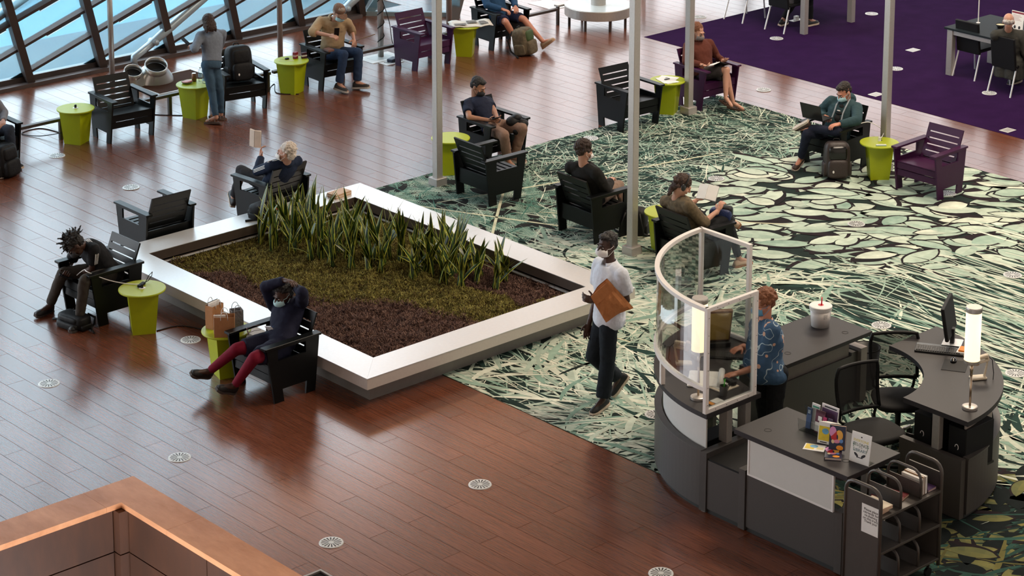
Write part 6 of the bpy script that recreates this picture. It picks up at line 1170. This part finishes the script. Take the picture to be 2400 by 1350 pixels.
t=thing('handbag','blue and black handbag on the lap of the reader with headphones','handbag',(18.46,17.06,.62),radians(-60)); superell(MB(),(0,0,0),(.13,.07,.08)).build('body',mat('blue_bag',(.012,.025,.10,1),.5,var=.6,scale=20,bump=.4),t,True); superell(MB(),(.06,.02,.03),(.07,.06,.07)).build('flap',M_BAG,t,True); MB().tube([(.06,.06,.06),(.10,.09,.02),(.12,.08,-.06)],.008,6).build('chain',M_STEEL,t,True)
t=thing('book','black hardcover book on the lap of the brown hoodie reader','book'); t.matrix_world=at((22.98,21.40,.665),170,22,-14)
MB().rbox(-.15,.0,-.11,.11,-.006,.006,.003,Matrix.Rotation(-.15,4,'Y')).build('cover',M_RUBBER,t); MB().rbox(0,.13,-.11,.11,-.006,.004,.003,Matrix.Rotation(.45,4,'Y')).build('open_page',M_PAPER,t); MB().box(-.11,-.05,-.012,.012,.0062,.0072,Matrix.Rotation(-.15,4,'Y')).build('cover_label',mat('tan_label',(.5,.36,.22,1),.6),t)
t=thing('laptop','dark laptop on the crossed leg of the man in the teal jacket','laptop'); t.matrix_world=at((22.06,18.74,.655),95)
MB().rbox(-.16,.16,-.11,.11,0,.014,.004).build('keyboard_base',M_DARK,t); MB().rbox(-.16,.16,-.006,.0,0,.215,.004,Matrix.Translation((0,.11,.012))@Matrix.Rotation(radians(-18),4,'X')).build('lid',mat('laptop_lid',(.018,.018,.02,1),.3,.4),t); MB().box(-.15,.15,-.008,-.0062,.012,.205,Matrix.Translation((0,.11,.012))@Matrix.Rotation(radians(-18),4,'X')).build('screen',M_SCR,t)
t=thing('paper_packet','crumpled brown paper packet under the arm of the walking man','packet'); t.matrix_world=at((14.60,14.92,1.22),-36,-6,-36)
bm_=MB(); n=9
def pk(i,j,s): u_,v_=-1+2*i/n,-1+2*j/n; return (u_*.13*(1-.12*v_),s*(.016+.026*(1-u_*u_)*(1-v_*v_))+.014*noise.noise(Vector((u_*3,v_*3,s*2))),v_*.165+.025*u_*v_-.02*abs(u_))
for s in (1,-1): bm_.add([pk(i,j,s) for j in range(n+1) for i in range(n+1)],[((j*(n+1)+i,j*(n+1)+i+1,(j+1)*(n+1)+i+1,(j+1)*(n+1)+i) if s<0 else (j*(n+1)+i,(j+1)*(n+1)+i,(j+1)*(n+1)+i+1,j*(n+1)+i+1)) for j in range(n) for i in range(n)])
bm_.build('packet',mat('orange_kraft',(.46,.17,.05,1),.7,var=.25,scale=14,bump=.5,bscale=22),t); MB().box(-.10,.10,-.052,-.048,.05,.15,Matrix.Rotation(-.06,4,'Y')).build('folded_flap',mat('orange_kraft',(.46,.17,.05,1),.7),t)
# things on the side tables
Z=.47
def carton(x,y,rz,sx,sy,sz,c,label,band=None,z=Z):
    t=thing('carton',label,'carton',(x,y,z),radians(rz)); MB().rbox(-sx/2,sx/2,-sy/2,sy/2,0,sz,.003).build('box',mat('carton_%d_%d'%(int(c[0]*999),int(c[2]*999)),c,.5,var=.25,scale=40),t)
    if band: MB().box(-sx/2-.0006,sx/2+.0006,-sy/2-.0006,sy/2+.0006,sz*.35,sz*.6).build('band',mat('carton_band_%d'%int(band[0]*999),band,.5),t)
carton(19.20,26.05,20,.07,.05,.095,(.20,.008,.02,1),'dark red drink carton on the table beside the man in the cap',(.5,.3,.3,1)); carton(19.30,25.98,-10,.08,.035,.085,(.05,.01,.02,1),'black and white snack box beside the red carton',(.65,.62,.6,1))
t=thing('earphones','thin white earphone cord on the table beside the man in the cap','earphones',(19.03,26.05,Z)); MB().tube([(.10*cos(a*1.3)*.8,.09*sin(a),.004) for a in [i*.4 for i in range(16)]],.0025,5).build('cord',M_WHITE,t); superell(MB(),(.05,.04,.012),(.03,.02,.012)).build('case',M_RUBBER,t,True)
t=thing('food_tray','red and white food tray on the table by the woman in denim','tray',(17.32,26.0,Z),radians(10)); MB().lathe([(.06,0),(.082,.028),(.08,.028),(.058,.004),(.0005,.004)],20,None,False).build('tray',mat('green_tray',(.10,.13,.03,1),.4),t); superell(MB(),(0,0,.026),(.07,.05,.012)).build('food',mat('food_red',(.55,.22,.20,1),.5,var=.7,scale=40),t,True)
t=thing('can','brown drink can on the table by the woman in denim','can',(17.45,26.02,Z)); MB().lathe([(.026,0),(.033,.006),(.033,.105),(.027,.116),(.0005,.114)],20).build('can',mat('brown_can',(.20,.10,.05,1),.3,.5,var=.4,scale=40),t,True); MB().lathe([(.0265,.1165),(.0265,.118),(.0005,.117)],20).build('lid',M_ALU,t)
for dx,dy,h,lb in ((17.52,25.97,.20,'clear water bottle beside the brown can'),(17.50,25.84,.13,'small clear bottle nearest the woman in denim')):
    t=thing('bottle',lb,'bottle',(dx,dy,Z)); MB().lathe([(.026,0),(.03,.01),(.03,h*.68),(.012,h*.88),(.012,h*.93),(.0005,h*.93)],18).build('bottle',M_CLEAR,t,True); MB().lathe([(.014,h*.93),(.014,h),(.0005,h)],14).build('cap',M_WHITE,t); MB().lathe([(.0305,h*.3),(.0305,h*.55)],18,None,False).build('label_band',mat('pale_blue_band',(.35,.5,.65,1),.5),t)
t=thing('charger','white charger plug on the lime table at right','charger',(22.35,17.95,Z)); MB().lathe([(.02,0),(.02,.004),(.0005,.005)],16).rbox(-.014,.014,-.014,.014,.004,.05,.004).build('plug',M_WHITE,t); MB().ell((.03,-.01,.004),(.010,.008,.004)).build('socket',M_RUBBER,t)
carton(22.20,17.80,-40,.13,.035,.018,(.62,.66,.63,1),'slim white and teal packet on the lime table at right',(.10,.35,.32,1))
rp=random.Random(4)
t=thing('papers','scattered white papers on the lime table beside the post','papers',(22.37,21.73,Z))
for k in range(5): MB().box(-.10,.10,-.13,.13,.001+.0015*k,.002+.0015*k,Matrix.Translation((rp.uniform(-.06,.06),rp.uniform(-.06,.06),0))@Matrix.Rotation(rp.uniform(-.8,.8),4,'Z')).build('sheet',M_PAPER,t)
MB().rbox(-.06,.03,-.02,.01,.009,.02,.004).build('phone',M_DARK,t); MB().box(.02,.06,.05,.07,.009,.011).build('printed_block',M_GREYINK,t)
t=thing('newspaper','open newspaper spread over the lime table at the top','newspaper',(22.32,25.84,Z),radians(-30)); nn_=MB(); n=10
nn_.add([(-.32+.64*i/n,-.17+.34*j/4,.004+.03*abs(sin(i*.9))*(.3+.7*abs(i-5)/5)+.004*j) for j in range(5) for i in range(n+1)],[(j*11+i,j*11+i+1,(j+1)*11+i+1,(j+1)*11+i) for j in range(4) for i in range(n)]); o=nn_.build('sheets',mat('newsprint',(.62,.58,.52,1),.9,var=.1,scale=30),t,True); o.modifiers.new('s','SOLIDIFY').thickness=.004
for a in ((-.26,-.08,-.12,-.02),(-.05,.10,-.02,.12),(.14,.26,-.1,.08)): MB().box(a[0],a[1],a[2],a[3],.035,.0365).build('printed_picture',mat('news_grey',(.16,.15,.14,1),.9,var=.9,scale=40),t)
t=thing('power_adapter','black power adapter with a looped cable on the lime table beside the phone user','adapter',(12.60,19.87,Z),radians(30)); MB().rbox(-.06,.06,-.02,.02,.002,.028,.005).build('brick',M_RUBBER,t); MB().tube([(.06,0,.015),(.12,-.02,.02),(.14,-.05,.07),(.10,-.08,.13),(.02,-.08,.12),(-.02,-.05,.04)],.004,6).build('cable',M_RUBBER,t,True)
def cable(pts,label,m=M_RUBBER,r=.006):
    P_=[Vector(q) for q in pts]; out=[]
    for i in range(len(P_)-1):
        p0,p1,p2,p3=P_[max(0,i-1)],P_[i],P_[i+1],P_[min(len(P_)-1,i+2)]
        for k in range(6): s=k/6; out.append(.5*((2*p1)+(p2-p0)*s+(2*p0-5*p1+4*p2-p3)*s*s+(3*p1-p0-3*p2+p3)*s**3))
    out.append(P_[-1]); MB().tube(out,r,6).build('cable',m,None,True,label=label,cat='cable')
cable([(12.28,20.62,.46),(12.30,20.50,.55),(12.22,20.30,.60),(12.36,20.16,.52),(12.5,20.02,.48),(12.60,19.88,.485)],'white charging cable from the phone user to the lime table',M_WHITE,.005)
cable([(22.10,18.32,.62),(22.35,18.33,.60),(22.55,18.28,.60),(22.6,18.1,.52),(22.42,17.98,.485)],'white charging cable from the laptop to the lime table',M_WHITE,.005)
cable([(12.66,19.70,.006),(12.95,19.62,.006),(13.08,19.1,.006),(12.95,18.7,.006),(12.75,18.35,.006)],'black cable on the floor beside the planter')
cable([(15.47,26.2,.10),(15.30,26.5,.02),(15.2,26.8,.006),(15.5,26.85,.006),(15.6,26.5,.006),(15.55,26.15,.006)],'black cable looped on the floor at the far left')
cable([(16.6,26.2,.006),(16.9,26.45,.006),(17.1,26.25,.006),(17.3,26.05,.006)],'black cable on the floor between chair and lime table by the windows')
cable([(18.86,26.2,.05),(18.95,26.35,.006),(19.15,26.5,.006),(18.9,26.1,.006),(19.1,25.85,.006)],'black cable on the floor behind the red carton table')
cable([(18.08,17.95,.10),(18.25,17.75,.008),(18.45,17.62,.008),(18.42,17.72,.25),(18.34,17.80,.30)],'black cable looping from post to lime table')
cable([(21.24,26.62,.9),(21.32,26.55,.55),(21.35,26.5,.2),(21.45,26.4,.006),(21.25,26.25,.006),(21.05,26.35,.006)],'black cable hanging from the wrapped post to the floor')
t=thing('power_strip','blue-black plug block on the floor plate beside the wrapped post','plug',(21.2,26.33,.006),radians(20)); MB().rbox(-.09,.09,-.05,.05,0,.05,.01).build('block',mat('blue_black',(.01,.02,.05,1),.4),t); MB().tube([(.09,0,.02),(.18,.05,.006),(.28,.02,.006)],.007,6).build('lead',M_RUBBER,t)
for x,y,sx_,sy_,lb in ((21.2,26.62,.30,.20,'white floor plate behind the wrapped post'),(21.15,26.30,.16,.10,'white floor plate under the blue-black plug'),(25.35,27.35,.22,.3,'white floor plate at the top edge beside the kiosk')):
    t=thing('floor_plate',lb,'floor plate',(x,y,0),0,'white floor plates'); MB().rbox(-sx_,sx_,-sy_,sy_,0,.006,.003).build('plate',M_WHITE,t); MB().box(-sx_*.6,sx_*.6,-sy_*.55,sy_*.55,.006,.0075).build('lid',M_VENT,t)
t=thing('floor_socket','small white floor socket under the cut-off work table','socket',(27.6,23.95,.003)); MB().rbox(-.04,.04,-.03,.03,0,.07,.006).build('box',M_WHITE,t); MB().rbox(-.12,.12,-.05,.05,0,.006,.002).build('flap',M_WHITE,t)
# planter ledge bits and work table bits
carton(15.36,21.25,20,.14,.10,.05,(.42,.01,.02,1),'red box on the planter ledge behind the snake plants',None,.30); carton(15.52,21.22,-10,.12,.12,.03,(.66,.60,.55,1),'white box on the planter ledge beside the red box',None,.30); carton(16.25,21.22,8,.26,.16,.05,(.50,.30,.17,1),'tan wooden box on the far corner of the planter ledge',(.62,.5,.4,1),.30)
q=thing('notice_stand','upright white notice with a red header on the right work table','notice',(27.40,19.55,.72),radians(-90)); NS=Matrix.Rotation(radians(-8),4,'X'); MB().box(-.11,.11,-.002,.002,0,.29,NS).build('sheet',M_PAPER,q); MB().box(-.105,.105,-.003,-.002,.255,.28,NS).build('header',mat('dark_red_ink',(.22,.01,.03,1),.6),q); MB().box(-.105,.105,-.003,-.002,.004,.01,NS).build('footer',mat('dark_red_ink',(.22,.01,.03,1),.6),q)
for k in range(5): MB().box(-.08,.07-.02*(k%3),-.003,-.002,.155+.018*k,.160+.018*k,NS).build('text_line',mat('red_grey_ink',(.42,.22,.24,1),.6),q)
for x,z in ((-.06,.11),(-.03,.055),(.05,.055)): MB().ell((x,-.003,z),(.02,.001,.024)).build('icon',M_INK,q).matrix_local=NS
t=thing('bowl','black bowl with a cream rim on the right work table','bowl',(27.36,19.80,.72)); MB().lathe([(.04,0),(.075,.06),(.07,.06),(.035,.006),(.0005,.006)],24,None,False).build('bowl',M_RUBBER,t,True); MB().lathe([(.069,.05),(.0005,.052)],24,None,False).build('contents',mat('cream_fill',(.62,.60,.40,1),.6),t)
t=thing('papers','printed papers in front of the elderly man','papers',(27.10,19.02,.72))
for k in range(3): MB().box(-.1,.1,-.14,.14,.001+.0015*k,.002+.0015*k,Matrix.Translation((.02*k,-.12*k,0))@Matrix.Rotation(.2*k,4,'Z')).build('sheet',M_PAPER,t); MB().box(-.04,.04,-.06,.02,.0026+.0015*k,.0032+.0015*k,Matrix.Translation((.02*k,-.12*k,0))).build('photo_block',M_INK,t)

t=thing('eyeglasses','tortoiseshell eyeglasses resting on the lap of the woman in red tights','eyeglasses'); t.matrix_world=at((12.44,17.74,.645),60,-20); mg=mat('tortoise',(.10,.045,.03,1),.3)
for s_ in (1,-1): MB().tube([(s_*.034+.026*cos(a),0,.02*sin(a)) for a in [2*pi*i/12 for i in range(13)]],.004,6).build('rim',mg,t); MB().tube([(s_*.06,0,.005),(s_*.062,-.07,.004),(s_*.058,-.13,-.015)],.003,6).build('temple',mg,t)
